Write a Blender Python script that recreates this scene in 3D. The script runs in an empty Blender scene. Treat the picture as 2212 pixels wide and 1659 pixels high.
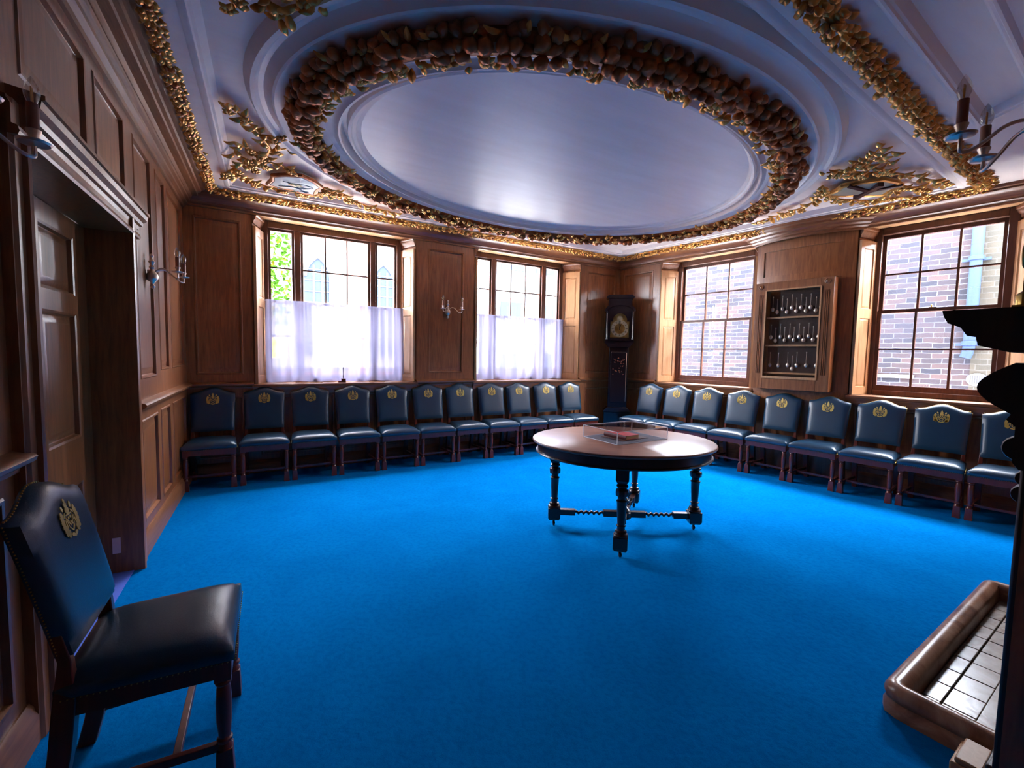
import bpy, math, random
from mathutils import Vector, Matrix, noise
from mathutils.geometry import tessellate_polygon
random.seed(7)
PI=math.pi
sc=bpy.context.scene
COL=sc.collection
def sin(a): return math.sin(a)
def cos(a): return math.cos(a)

# ------------------------------------------------------------------ materials
def srgb(r,g,b):
    f=lambda c:(c/255/12.92) if c/255<=0.04045 else ((c/255+0.055)/1.055)**2.4
    return (f(r),f(g),f(b),1)
class NT:
    def __init__(s,name):
        s.m=bpy.data.materials.new(name); s.m.use_nodes=True; s.t=s.m.node_tree; s.t.nodes.clear()
        s.out=s.n('ShaderNodeOutputMaterial')
    def n(s,t,**k):
        o=s.t.nodes.new(t)
        for a,v in k.items():
            if hasattr(o,a): setattr(o,a,v)
        return o
    def l(s,a,b): s.t.links.new(a,b)
    def bsdf(s,**k):
        b=s.n('ShaderNodeBsdfPrincipled')
        for a,v in k.items(): b.inputs[a.replace('_',' ')].default_value=v
        s.l(b.outputs[0],s.out.inputs[0]); return b
    def coord(s,scale=(1,1,1),kind='Object',rot=(0,0,0)):
        c=s.n('ShaderNodeTexCoord'); mp=s.n('ShaderNodeMapping'); mp.inputs['Scale'].default_value=scale
        mp.inputs['Rotation'].default_value=rot
        s.l(c.outputs[kind],mp.inputs[0]); return mp.outputs[0]
    def noise(s,vec,scale=5,detail=4,rough=.5,dist=0):
        o=s.n('ShaderNodeTexNoise'); s.l(vec,o.inputs['Vector'])
        o.inputs['Scale'].default_value=scale; o.inputs['Detail'].default_value=detail
        o.inputs['Roughness'].default_value=rough; o.inputs['Distortion'].default_value=dist
        return o.outputs[0]
    def ramp(s,fac,stops):
        r=s.n('ShaderNodeValToRGB'); s.l(fac,r.inputs[0]); e=r.color_ramp.elements
        while len(e)<len(stops): e.new(.5)
        for i,(p,c) in enumerate(stops): e[i].position=p; e[i].color=c
        return r.outputs[0]
    def bump(s,h,b,strength=.2,dist=.01):
        o=s.n('ShaderNodeBump'); o.inputs['Strength'].default_value=strength; o.inputs['Distance'].default_value=dist
        s.l(h,o.inputs['Height']); s.l(o.outputs[0],b.inputs['Normal'])
    def mix(s,fac,a,b,blend='MIX'):
        o=s.n('ShaderNodeMix'); o.data_type='RGBA'; o.blend_type=blend
        if isinstance(fac,float): o.inputs[0].default_value=fac
        else: s.l(fac,o.inputs[0])
        for v,i in ((a,6),(b,7)):
            if isinstance(v,tuple): o.inputs[i].default_value=v
            else: s.l(v,o.inputs[i])
        return o.outputs[2]
def wood(name,c1,c2,rough=.4,stretch=(14,14,1.2),bump=.08,coat=.0):
    M=NT(name); b=M.bsdf(Roughness=rough)
    v=M.coord(stretch); n=M.noise(v,3.2,6,.6,.6); n2=M.noise(M.coord((1,1,1)),1.7,3)
    c=M.ramp(n,[(.28,c1),(.7,c2)]); c=M.mix(M.ramp(n2,[(.35,(0,0,0,1)),(.7,(1,1,1,1))]),c,M.mix(.5,c,c1))
    M.l(c,b.inputs['Base Color']); M.bump(n,b,bump,.004)
    if coat: b.inputs['Coat Weight'].default_value=coat; b.inputs['Coat Roughness'].default_value=.28
    return M.m
def plain(name,c,rough=.5,metal=0,noise_amt=0,scale=20,spec=.5,**k):
    M=NT(name); b=M.bsdf(Roughness=rough,Metallic=metal,Base_Color=c,**k); b.inputs['Specular IOR Level'].default_value=spec
    if noise_amt:
        n=M.noise(M.coord(),scale,4); c2=tuple(x*(1-noise_amt) for x in c[:3])+(1,)
        M.l(M.ramp(n,[(.3,c2),(.7,c)]),b.inputs['Base Color'])
    return M.m
OAK=wood('oak_panelling',srgb(108,60,30),srgb(166,104,60),.33,bump=.12,coat=.3)
OAKH=wood('oak_horizontal_grain',srgb(104,60,33),srgb(156,100,62),.36,stretch=(1.2,14,14),coat=.15)
DOORW=wood('door_wood',srgb(100,58,28),srgb(158,100,56),.3,coat=.3)
PALE=wood('pale_oak_shutter',srgb(166,118,76),srgb(200,152,106),.42)
DARK=wood('dark_stained_wood',srgb(26,14,10),srgb(44,25,18),.32,coat=.25)
MAH=wood('mahogany',srgb(70,22,14),srgb(112,42,26),.3,coat=.3)
TOPW=wood('table_mahogany_top',srgb(120,72,54),srgb(160,104,80),.34,stretch=(1.2,10,10),bump=.02,coat=.15)
TURN=wood('turned_dark_mahogany',srgb(34,14,10),srgb(60,26,18),.28,coat=.35)
FRAMEW=wood('window_frame_wood',srgb(70,38,24),srgb(104,62,42),.35)
BLACKW=wood('blackened_carved_oak',srgb(30,15,11),srgb(52,28,20),.38)
def gold_mat(name,c1,c2,rough=.34,metal=.85):
    M=NT(name); b=M.bsdf(Roughness=rough,Metallic=metal)
    n=M.noise(M.coord(),9,5); M.l(M.ramp(n,[(.3,c1),(.72,c2)]),b.inputs['Base Color'])
    n2=M.noise(M.coord(),60,3); M.bump(n2,b,.35,.004); return M.m
GOLD=gold_mat('gilding',srgb(176,110,42),srgb(246,190,100),.34,.6)
GOLDF=gold_mat('gilded_fruit',srgb(126,62,24),srgb(190,108,46),.45,.4)
CREST=gold_mat('gold_embroidery',srgb(196,160,70),srgb(232,204,120),.5,.35)
BRASS=plain('brass',srgb(196,160,90),.28,1)
SILVER=plain('silver',srgb(224,208,192),.34,1)
BLACK=plain('black_void',srgb(10,8,8),.8)
IVORY=plain('candle_tube',srgb(150,96,70),.4)
BULBF=plain('bulb_filament',srgb(240,170,70),.4)
# leather
M=NT('blue_leather'); b=M.bsdf(Roughness=.34); n=M.noise(M.coord(),3,3); M.l(M.ramp(n,[(.3,srgb(16,44,66)),(.7,srgb(24,62,84))]),b.inputs['Base Color'])
v=M.n('ShaderNodeTexVoronoi'); v.inputs['Scale'].default_value=260; M.l(M.coord(),v.inputs['Vector']); M.bump(v.outputs['Distance'],b,.12,.0015); LEATHER=M.m
b.inputs['Specular IOR Level'].default_value=.7
# carpet
M=NT('blue_carpet'); b=M.bsdf(Roughness=.95); b.inputs['Specular IOR Level'].default_value=.0
n=M.noise(M.coord(),420,3,.7); n2=M.noise(M.coord(),2.2,5,.6,.8); n3=M.noise(M.coord((1,1,1)),34,4,.6)
c=M.mix(M.ramp(n,[(.3,(0,0,0,1)),(.7,(1,1,1,1))]),srgb(2,86,152),srgb(4,122,190))
c=M.mix(M.ramp(n2,[(.38,(0,0,0,1)),(.66,(1,1,1,1))]),c,M.mix(.22,c,srgb(0,70,130)))
c=M.mix(M.ramp(n3,[(.42,(0,0,0,1)),(.52,(1,1,1,1))]),M.mix(.14,c,srgb(0,50,100)),c)
M.l(c,b.inputs['Base Color']); M.bump(n3,b,.5,.006); CARPET=M.m
# plaster
def plaster(name,c1,c2,rough=.42):
    M=NT(name); b=M.bsdf(Roughness=rough); n=M.noise(M.coord((.5,3,1)),3,5,.6)
    M.l(M.ramp(n,[(.3,c1),(.7,c2)]),b.inputs['Base Color']); M.bump(n,b,.06,.01); return M.m
PLAST=plaster('painted_plaster',srgb(234,214,200),srgb(244,226,212),.42)
PLAST2=plaster('moulding_plaster',srgb(236,218,204),srgb(244,228,216),.45)
PANELP=plaster('oval_panel_plaster',srgb(238,222,210),srgb(246,232,222),.36)
# glass: thin transparent pane with reflection
def thin_glass(name,tint=(1,1,1,1),refl=.08,rough=.0):
    M=NT(name); t=M.n('ShaderNodeBsdfTransparent'); t.inputs[0].default_value=tint
    g=M.n('ShaderNodeBsdfGlossy'); g.inputs['Roughness'].default_value=rough
    lw=M.n('ShaderNodeLayerWeight'); lw.inputs[0].default_value=.5
    pw=M.n('ShaderNodeMath'); pw.operation='POWER'; pw.inputs[1].default_value=4.5; M.l(lw.outputs['Facing'],pw.inputs[0])
    f=M.n('ShaderNodeMath'); f.operation='MULTIPLY_ADD'; f.inputs[1].default_value=.85; f.inputs[2].default_value=refl*.5; M.l(pw.outputs[0],f.inputs[0])
    mx=M.n('ShaderNodeMixShader'); M.l(f.outputs[0],mx.inputs[0]); M.l(t.outputs[0],mx.inputs[1]); M.l(g.outputs[0],mx.inputs[2]); M.l(mx.outputs[0],M.out.inputs[0]); return M.m
GLASS=thin_glass('window_glass',(.97,.98,.98,1))
ACRYL=thin_glass('acrylic_sheet',(.95,.95,.97,1),rough=.05)
EDGE=plain('frosted_acrylic_edge',srgb(235,235,245),.25)
# sheer curtain
def sheer(name,tr,tc):
    M=NT(name); d=M.n('ShaderNodeBsdfDiffuse'); d.inputs[0].default_value=srgb(226,224,240)
    tl=M.n('ShaderNodeBsdfTranslucent'); tl.inputs[0].default_value=tc
    tp=M.n('ShaderNodeBsdfTransparent')
    a=M.n('ShaderNodeMixShader'); a.inputs[0].default_value=.62; M.l(d.outputs[0],a.inputs[1]); M.l(tl.outputs[0],a.inputs[2])
    m2=M.n('ShaderNodeMixShader'); m2.inputs[0].default_value=tr; M.l(a.outputs[0],m2.inputs[1]); M.l(tp.outputs[0],m2.inputs[2]); M.l(m2.outputs[0],M.out.inputs[0]); return M.m
NET=sheer('net_curtain',.12,srgb(82,80,98)); HEM=sheer('net_curtain_hem',.05,srgb(72,70,88))
# brick (object coords: x along wall, z up)
def brick(name,c1,c2,mort,scale=1.0,patch=None):
    M=NT(name); b=M.bsdf(Roughness=.9); b.inputs['Specular IOR Level'].default_value=0; co=M.n('ShaderNodeTexCoord'); sp=M.n('ShaderNodeSeparateXYZ'); cb=M.n('ShaderNodeCombineXYZ')
    M.l(co.outputs['Object'],sp.inputs[0]); M.l(sp.outputs[0],cb.inputs[0]); M.l(sp.outputs[2],cb.inputs[1])
    w=M.noise(co.outputs['Object'],6,3); 
    va=M.n('ShaderNodeVectorMath'); va.operation='SCALE'; va.inputs['Scale'].default_value=.03
    wc=M.n('ShaderNodeTexNoise'); wc.inputs['Scale'].default_value=7; M.l(co.outputs['Object'],wc.inputs['Vector']); M.l(wc.outputs['Color'],va.inputs[0])
    ad=M.n('ShaderNodeVectorMath'); ad.operation='ADD'; M.l(cb.outputs[0],ad.inputs[0]); M.l(va.outputs[0],ad.inputs[1])
    br=M.n('ShaderNodeTexBrick'); M.l(ad.outputs[0],br.inputs['Vector']); br.inputs['Scale'].default_value=1
    br.inputs['Brick Width'].default_value=.225; br.inputs['Row Height'].default_value=.075; br.inputs['Mortar Size'].default_value=.006
    br.inputs['Mortar Smooth'].default_value=.3; br.inputs['Bias'].default_value=-.1
    br.inputs['Color1'].default_value=c1; br.inputs['Color2'].default_value=c2; br.inputs['Mortar'].default_value=mort
    n=M.noise(co.outputs['Object'],1.3,5); col=M.mix(M.ramp(n,[(.4,(0,0,0,1)),(.62,(1,1,1,1))]),br.outputs[0],M.mix(.55,br.outputs[0],patch or c1))
    # scattered orange-red bricks
    br2=M.n('ShaderNodeTexBrick'); M.l(ad.outputs[0],br2.inputs['Vector']); br2.inputs['Scale'].default_value=1
    for k,vv in (('Brick Width',.225),('Row Height',.075),('Mortar Size',.006),('Bias',-.72)): br2.inputs[k].default_value=vv
    br2.inputs['Color1'].default_value=(0,0,0,1); br2.inputs['Color2'].default_value=(1,1,1,1); br2.inputs['Mortar'].default_value=(0,0,0,1)
    rd=M.ramp(br2.outputs[0],[(.55,(0,0,0,1)),(.7,(1,1,1,1))])
    col=M.mix(rd,col,srgb(78,38,30))
    M.l(col,b.inputs['Base Color']); M.bump(br.outputs['Fac'],b,-.5,.01); return M.m
BRICK=brick('darkened_brick',srgb(28,28,32),srgb(47,38,37),srgb(56,56,62),patch=srgb(35,35,41))  # colours darkened so the daylit brick keeps detail at the room's exposure
BRICKY=brick('stock_brick',srgb(40,38,34),srgb(48,44,38),srgb(54,52,49),patch=srgb(42,41,38))
STONE=plain('darkened_limestone',srgb(72,69,66),.9,0,.2,2,spec=0)  # pale stone, its colour darkened so outdoor light doesn't clip it to white
RENDER=plain('grey_render',srgb(74,74,78),.9,0,.08,2,spec=0)
PINK=plain('pink_brick_band',srgb(88,58,54),.9,0,.15,4,spec=0)
LEADED=plain('leaded_glazing',srgb(31,36,45),.8,spec=0)
PIPE=plain('blue_grey_paint',srgb(32,41,64),.7,spec=.05)
LEAF=plain('leaf_green',srgb(34,62,14),.8,0,.3,3,spec=0); LEAF2=plain('leaf_yellow',srgb(70,66,16),.8,spec=0)
BARK=plain('bark',srgb(70,54,42),.9)
YEL=plain('yellow_paint',srgb(190,120,8),.8,spec=0)
PAVE=plain('pale_paving',srgb(200,196,190),.9,0,.1,3,spec=0)
TILE_=NT('hearth_quarry_tile'); b=TILE_.bsdf(Roughness=.25); n=TILE_.noise(TILE_.coord(),7,5,.6,1.2)
TILE_.l(TILE_.ramp(n,[(.3,srgb(96,60,40)),(.5,srgb(140,120,104)),(.7,srgb(164,150,136))]),b.inputs['Base Color']); TILE_.bump(n,b,.1,.01); TILE=TILE_.m
KT=NT('glazed_kerb'); b=KT.bsdf(Roughness=.28); n=KT.noise(KT.coord(),5,6,.65,1.5)
KT.l(KT.ramp(n,[(.3,srgb(92,56,40)),(.5,srgb(140,94,70)),(.72,srgb(178,142,116))]),b.inputs['Base Color']); KT.bump(n,b,.2,.01); KERB=KT.m
GROUT=plain('dark_grout',srgb(46,34,28),.9)
BOOKR=plain('red_book_cloth',srgb(205,36,38),.5,0,.2,30); PAGES=plain('book_pages',srgb(206,164,110),.8); SPINE=plain('dark_red_spine',srgb(104,14,22),.5,0,.3,60)
PAD=plain('display_pad',srgb(52,50,66),.7,0,.4,90); PADR=plain('brown_base_board',srgb(84,42,36),.5)
DIAL=plain('silvered_chapter_ring',srgb(206,184,140),.4,.3); DIALC=gold_mat('engraved_brass',srgb(150,110,50),srgb(210,170,96))
LAQ=plain('lacquered_dark_case',srgb(26,15,18),.22,0,.3,10); LAQG=plain('faded_lacquer_gold',srgb(120,62,34),.4,.3)
SHGR=plain('shield_pale',srgb(204,214,214),.4); SHLINE=plain('shield_line',srgb(96,106,116),.5); SHY=plain('shield_gold',srgb(226,204,140),.4)
SHDK=plain('shield_dark_red',srgb(70,24,30),.4); SHWH=plain('shield_stone',srgb(196,184,150),.5)
WHITE=plain('white_paint',srgb(225,225,225),.5); VENTP=plain('darkened_vent_paint',srgb(66,68,74),.8,spec=0); REDP=plain('red_enamel',srgb(170,40,36),.4)  # vent colour darkened to keep it from clipping in the outdoor light
LILAC=plain('threshold_carpet',srgb(70,96,190),.95); HALL=plain('dark_passage',srgb(30,18,14),.7)

# ------------------------------------------------------------------ mesh builder
class MB:
    def __init__(s): s.v=[]; s.f=[]; s.mi=[]
    def add(s,vs,fs,mi=0):
        o=len(s.v); s.v+= [tuple(v) for v in vs]; s.f+=[tuple(i+o for i in f) for f in fs]; s.mi+=[mi]*len(fs); return s
    def box(s,x0,x1,y0,y1,z0,z1,mi=0):
        return s.add([(x0,y0,z0),(x1,y0,z0),(x1,y1,z0),(x0,y1,z0),(x0,y0,z1),(x1,y0,z1),(x1,y1,z1),(x0,y1,z1)],
          [(0,3,2,1),(4,5,6,7),(0,1,5,4),(1,2,6,5),(2,3,7,6),(3,0,4,7)],mi)
    def hexa(s,p,mi=0):  # 8 pts: bottom 4 ccw, top 4 ccw
        return s.add(p,[(0,3,2,1),(4,5,6,7),(0,1,5,4),(1,2,6,5),(2,3,7,6),(3,0,4,7)],mi)
    def prism(s,poly,y0,y1,mi=0,axis='y'):
        n=len(poly)
        def P(a,b,c): return {'y':(a,c,b),'x':(c,a,b),'z':(a,b,c)}[axis]
        vs=[P(a,b,y0) for a,b in poly]+[P(a,b,y1) for a,b in poly]
        fs=[tuple(range(n)),tuple(range(2*n-1,n-1,-1))]+[(i,i+n,(i+1)%n+n,(i+1)%n) for i in range(n)]
        return s.add(vs,fs,mi)
    def lathe(s,prof,seg=20,c=(0,0),axis='z',mi=0,sq=None,rot=0,origin=(0,0,0)):
        vs=[];fs=[]
        for r,z in prof:
            for k in range(seg):
                a=rot+2*PI*k/seg; x,y=c[0]+r*cos(a),c[1]+r*sin(a)
                p={'z':(x,y,z),'x':(z,x,y),'y':(x,z,y)}[axis]; vs.append(tuple(p[i]+origin[i] for i in range(3)))
        m=len(prof)
        for i in range(m-1):
            for k in range(seg):
                k2=(k+1)%seg; fs.append((i*seg+k,i*seg+k2,(i+1)*seg+k2,(i+1)*seg+k))
        fs.append(tuple(range(seg-1,-1,-1))); fs.append(tuple((m-1)*seg+k for k in range(seg)))
        return s.add(vs,fs,mi)
    def tube(s,path,rad,seg=8,mi=0,closed=False,twist=None):
        P=[Vector(p) for p in path]; n=len(P); vs=[];fs=[]
        up=Vector((0,0,1)); prev=None
        for i in range(n):
            t=(P[min(i+1,n-1)]-P[max(i-1,0)]).normalized() if not closed else (P[(i+1)%n]-P[i-1]).normalized()
            if prev is None:
                a=t.cross(up); 
                if a.length<.05: a=t.cross(Vector((1,0,0)))
                a.normalize()
            else:
                a=(prev-t*prev.dot(t)).normalized()
            prev=a; b=t.cross(a); r=rad[i] if isinstance(rad,(list,tuple)) else rad
            for k in range(seg):
                q=2*PI*k/seg; vs.append(P[i]+a*(r*cos(q))+b*(r*sin(q)))
        m=n if closed else n-1
        for i in range(m):
            j=(i+1)%n
            for k in range(seg):
                k2=(k+1)%seg; fs.append((i*seg+k,i*seg+k2,j*seg+k2,j*seg+k))
        if not closed: fs.append(tuple(range(seg-1,-1,-1))); fs.append(tuple((n-1)*seg+k for k in range(seg)))
        return s.add(vs,fs,mi)
    def blob(s,c,r,seg=8,rings=5,mi=0,M=None,lump=0.0,seed=0):
        vs=[];fs=[]
        c=Vector(c); r=r if isinstance(r,(tuple,list)) else (r,r,r)
        for i in range(rings+1):
            t=PI*i/rings
            for k in range(seg):
                p=2*PI*k/seg; d=Vector((sin(t)*cos(p),sin(t)*sin(p),cos(t)))
                f=1+lump*noise.noise(d*1.7+Vector((seed*3.1,seed,0)))
                q=Vector((d.x*r[0]*f,d.y*r[1]*f,d.z*r[2]*f)); 
                if M: q=M@q
                vs.append(c+q)
        for i in range(rings):
            for k in range(seg):
                k2=(k+1)%seg; fs.append((i*seg+k,(i+1)*seg+k,(i+1)*seg+k2,i*seg+k2))
        return s.add(vs,fs,mi)
    def leaf(s,c,d,nrm,L,W,curl=.35,mi=0,th=.006,lobes=0):
        """curved, thickened leaf blade from c along d, belly towards nrm"""
        c=Vector(c); d=Vector(d).normalized(); nrm=Vector(nrm); nrm=(nrm-d*nrm.dot(d)).normalized(); w=d.cross(nrm)
        ts=[0,.2,.45,.7,.9,1]; ws=[.12,.72,1,.78,.36,.04]; vs=[]
        for side in (0,1):
            for i,(t,q) in enumerate(zip(ts,ws)):
                if lobes and i%2==0: q*=.72
                base=c+d*(L*t)+nrm*(L*curl*sin(t*PI*.9)*.8-L*curl*t*t*.5)-nrm*(th*side)
                for x,lift in ((-1,-.25),(0,.12),(1,-.25)):
                    vs.append(base+w*(x*q*W*.5)+nrm*(lift*q*W))
        fs=[];n=len(ts)
        for i in range(n-1):
            for j in range(2):
                a=i*3+j; fs.append((a,a+1,a+4,a+3)); b=a+3*n; fs.append((b,b+3,b+4,b+1))
            a=i*3; b=a+3*n; fs.append((a,a+3,b+3,b)); a=i*3+2;b=a+3*n; fs.append((a,b,b+3,a+3))
        return s.add(vs,fs,mi)
    def sweep(s,path,prof,closed=False,mi=0,inward=1,caps=True):
        """path: 2d polyline (x,y); prof: list of (offset to the left, z); mitred"""
        n=len(path); P=[Vector(p) for p in path]; vs=[];fs=[]; m=len(prof)
        for i in range(n):
            def nr(a,b):
                t=(b-a).normalized(); return Vector((-t.y,t.x))
            if closed: n1=nr(P[i-1],P[i]); n2=nr(P[i],P[(i+1)%n])
            else:
                n1=nr(P[max(i-1,0)],P[max(i,1)]) ; n2=nr(P[min(i,n-2)],P[min(i+1,n-1)])
            o=(n1+n2)/(1+n1.dot(n2))*inward
            for d,z in prof: q=P[i]+o*d; vs.append((q.x,q.y,z))
        for i in range(n if closed else n-1):
            j=(i+1)%n
            for k in range(m-1): fs.append((i*m+k,j*m+k,j*m+k+1,i*m+k+1))
        if caps and not closed: fs.append(tuple(range(m))); fs.append(tuple((n-1)*m+k for k in range(m-1,-1,-1)))
        return s.add(vs,fs,mi)
    def mesh(s,name,mats,smooth=True,angle=40):
        me=bpy.data.meshes.new(name); me.from_pydata(s.v,[],s.f)
        for m in (mats if isinstance(mats,(list,tuple)) else [mats]): me.materials.append(m)
        me.polygons.foreach_set('material_index',s.mi)
        import bmesh
        bm=bmesh.new(); bm.from_mesh(me); bmesh.ops.recalc_face_normals(bm,faces=bm.faces); bm.to_mesh(me); bm.free()
        if smooth:
            me.polygons.foreach_set('use_smooth',[True]*len(me.polygons)); me.set_sharp_from_angle(angle=math.radians(angle))
        me.update(); return me
    def build(s,name,mats,parent=None,matrix=None,smooth=True,bevel=0,angle=40):
        o=bpy.data.objects.new(name,s.mesh(name,mats,smooth,angle)); COL.objects.link(o)
        if parent: o.parent=parent
        if matrix is not None: o.matrix_local=matrix
        if bevel:
            b=o.modifiers.new('Bevel','BEVEL'); b.width=bevel; b.segments=2; b.limit_method='ANGLE'; b.angle_limit=math.radians(50)
        return o
def tag(o,label=None,cat=None,group=None,kind=None):
    if label: o['label']=label
    if cat: o['category']=cat
    if group: o['group']=group
    if kind: o['kind']=kind
    return o
def empty(name,matrix,label=None,cat=None,group=None,kind=None):
    o=bpy.data.objects.new(name,None); o.empty_display_size=.1; COL.objects.link(o); o.matrix_world=matrix; return tag(o,label,cat,group,kind)
def copy_tree(o,parent=None):
    c=o.copy(); COL.objects.link(c); c.parent=parent
    if parent is not None: c.matrix_parent_inverse=o.matrix_parent_inverse.copy()
    for ch in o.children: copy_tree(ch,c)
    return c
T=Matrix.Translation
def Rz(a): return Matrix.Rotation(a,4,'Z')
# ------------------------------------------------------------------ wall frames: x along wall, y outward, z up
def frame(o,d):
    l=math.hypot(*d); dx,dy=d[0]/l,d[1]/l
    return Matrix(((dx,-dy,0,o[0]),(dy,dx,0,o[1]),(0,0,1,0),(0,0,0,1)))
def azd(a): a=math.radians(a); return (sin(a),cos(a))
WA=frame((-1.0,6.16),azd(60)); WB=frame((3.41,5.85),azd(141.5)); WC=frame((-2.50,2.92),azd(-29)); WD=frame((2.418,1.844),(-sin(math.radians(57)),-cos(math.radians(57))))
def inter(m1,m2,o1=0,o2=0):
    p=(m1@Vector((0,o1,0))).to_2d(); q=(m2@Vector((0,o2,0))).to_2d(); a=m1.col[0].to_2d(); b=m2.col[0].to_2d()
    r=q-p; t=(r.x*-b.y+b.x*r.y)/(a.x*-b.y+b.x*a.y); return p+a*t
def U(m,p): return (m.inverted()@Vector((p[0],p[1],0))).x
pAC=inter(WA,WC); pAB=inter(WA,WB); pBD=inter(WB,WD,0,.6); pCD=inter(WC,WD,0,.6)
uA0,uA1=U(WA,pAC),U(WA,pAB); uB0,uB1=U(WB,pAB),U(WB,pBD); uC0,uC1=U(WC,pCD),U(WC,pAC)
HS=3.09   # soffit / wall top
HF=3.14   # field ceiling

# ------------------------------------------------------------------ panelled wall generator
def panel_wall(name,mat,u0,u1,z0,z1,rects,holes,M,thick=.30,kind='structure'):
    mb=MB(); allr=rects+holes
    us=sorted({u0,u1}|{r[0] for r in allr}|{r[1] for r in allr}); zs=sorted({z0,z1}|{r[2] for r in allr}|{r[3] for r in allr})
    def inside(u,z,R): return any(r[0]<u<r[1] and r[2]<z<r[3] for r in R)
    for i in range(len(us)-1):
        for j in range(len(zs)-1):
            a,b,c,d=us[i],us[i+1],zs[j],zs[j+1]; cu,cz=(a+b)/2,(c+d)/2
            if cu<u0 or cu>u1 or cz<z0 or cz>z1: continue
            if not inside(cu,cz,holes):
                mb.add([(a,thick,c),(b,thick,c),(b,thick,d),(a,thick,d)],[(0,1,2,3)])
                if not inside(cu,cz,rects): mb.add([(a,0,c),(b,0,c),(b,0,d),(a,0,d)],[(0,1,2,3)])
    for (a,b,c,d) in rects:
        w=min(b-a,d-c)
        rings=[(0,0),(.008,-.006),(.02,-.004),(.026,.016),(.03,.018)]
        if w>.2: rings+=[(.034,.018),(.075,.006),(.082,.006)]
        pts=[]
        for ins,off in rings: pts+= [(a+ins,off,c+ins),(b-ins,off,c+ins),(b-ins,off,d-ins),(a+ins,off,d-ins)]
        fs=[]
        for r in range(len(rings)-1):
            for k in range(4): fs.append((r*4+k,r*4+(k+1)%4,(r+1)*4+(k+1)%4,(r+1)*4+k))
        n=(len(rings)-1)*4; fs.append((n,n+1,n+2,n+3)); mb.add(pts,fs)
    o=mb.build(name,mat,None,M,angle=20); return tag(o,kind=kind)
# cornice / dado profile strips along wall (local), offset negative = into the room
def strip(name,M,u0,u1,prof,mat,parent=None,kind=None):
    mb=MB(); mb.sweep([(u0,0),(u1,0)],prof,inward=1)
    o=mb.build(name,mat,parent,M,angle=30)
    if kind: tag(o,kind=kind)
    return o
CORN=[(0,2.93),(-.02,2.93),(-.02,2.95),(-.045,2.965),(-.05,2.98),(-.055,2.98),(-.07,3.01),(-.10,3.035),(-.135,3.045),(-.14,3.06),(-.165,3.065),(-.175,3.08),(-.18,3.10),(0,3.10)]
CORNC=[(0,2.90),(-.02,2.90),(-.025,2.925),(-.05,2.94),(-.055,2.955),(-.075,2.965),(-.08,2.985),(-.085,2.985),(-.10,3.015),(-.15,3.02),(-.155,3.04),(-.18,3.045),(-.19,3.06),(-.215,3.065),(-.235,3.085),(-.24,3.10),(0,3.10)]
DADO=[(0,.985),(-.015,.985),(-.018,1.0),(-.035,1.01),(-.05,1.02),(-.055,1.035),(-.045,1.045),(-.03,1.05),(0,1.06)]
BASE=[(0,0),(-.03,0),(-.03,.10),(-.022,.115),(-.018,.135),(-.006,.15),(0,.15)]

SILL=1.03; HEAD=2.96
W1=(-2.25,-.37); W2=(.51,2.43); W3=(-1.685,-.21); W4=(.885,2.25)
panel_wall('wall_back',OAK,uA0,uA1,0,HS+.02,[(-2.80,-2.36,1.14,2.84),(-.19,.33,1.15,2.84),(2.58,3.20,1.14,2.84),(-2.80,-2.36,.2,.9),(-2.2,-1.4,.2,.9),(-1.3,-.45,.2,.9),(-.3,.4,.2,.9),(.55,1.45,.2,.9),(1.55,2.4,.2,.9),(2.58,3.2,.2,.9)],
  [(W1[0],W1[1],SILL,HEAD),(W2[0],W2[1],SILL,HEAD)],WA)
panel_wall('wall_right',OAK,uB0,uB1,0,HS+.02,[(-2.40,-1.82,1.14,2.84),(2.38,3.1,1.14,2.84),(-2.4,-1.8,.2,.9),(-1.6,-.3,.2,.9),(.95,2.05,.2,.9)],
  [(W3[0],W3[1],SILL,HEAD),(W4[0],W4[1],SILL,HEAD)],WB)
DO=(-1.56,-.225,2.12)
panel_wall('wall_left',OAK,uC0,uC1,0,HS+.02,[(-1.46,-.76,2.39,2.84),(-.65,-.10,2.37,2.84),(.10,.60,1.20,2.84),(.76,1.12,1.24,2.84),(1.24,1.9,1.24,2.84),
  (.09,.60,.2,.92),(.71,1.10,.2,.93),(1.22,1.92,.2,.93),(-2.55,-1.72,1.2,2.84),(-2.55,-1.72,.2,.92),(-3.5,-2.7,1.2,2.84),(-3.5,-2.7,.2,.92)],
  [(DO[0],DO[1],-.0,DO[2])],WC)
dmain=panel_wall('wall_near',OAK,-5,5.5,0,HS+.02,[(1.4,2.4,1.15,2.84),(2.6,3.6,1.15,2.84)],[],WD@T((0,.6,0)))
mb=MB(); mb.box(-1.22,1.16,0,.62,1.25,HS); mb.box(-1.22,-.62,0,.62,0,1.25); mb.box(.62,1.16,0,.62,0,1.25); mb.box(-.62,.62,.58,.62,0,1.25)
tag(mb.build('wall_breast',OAK,None,WD),kind='structure')
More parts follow.
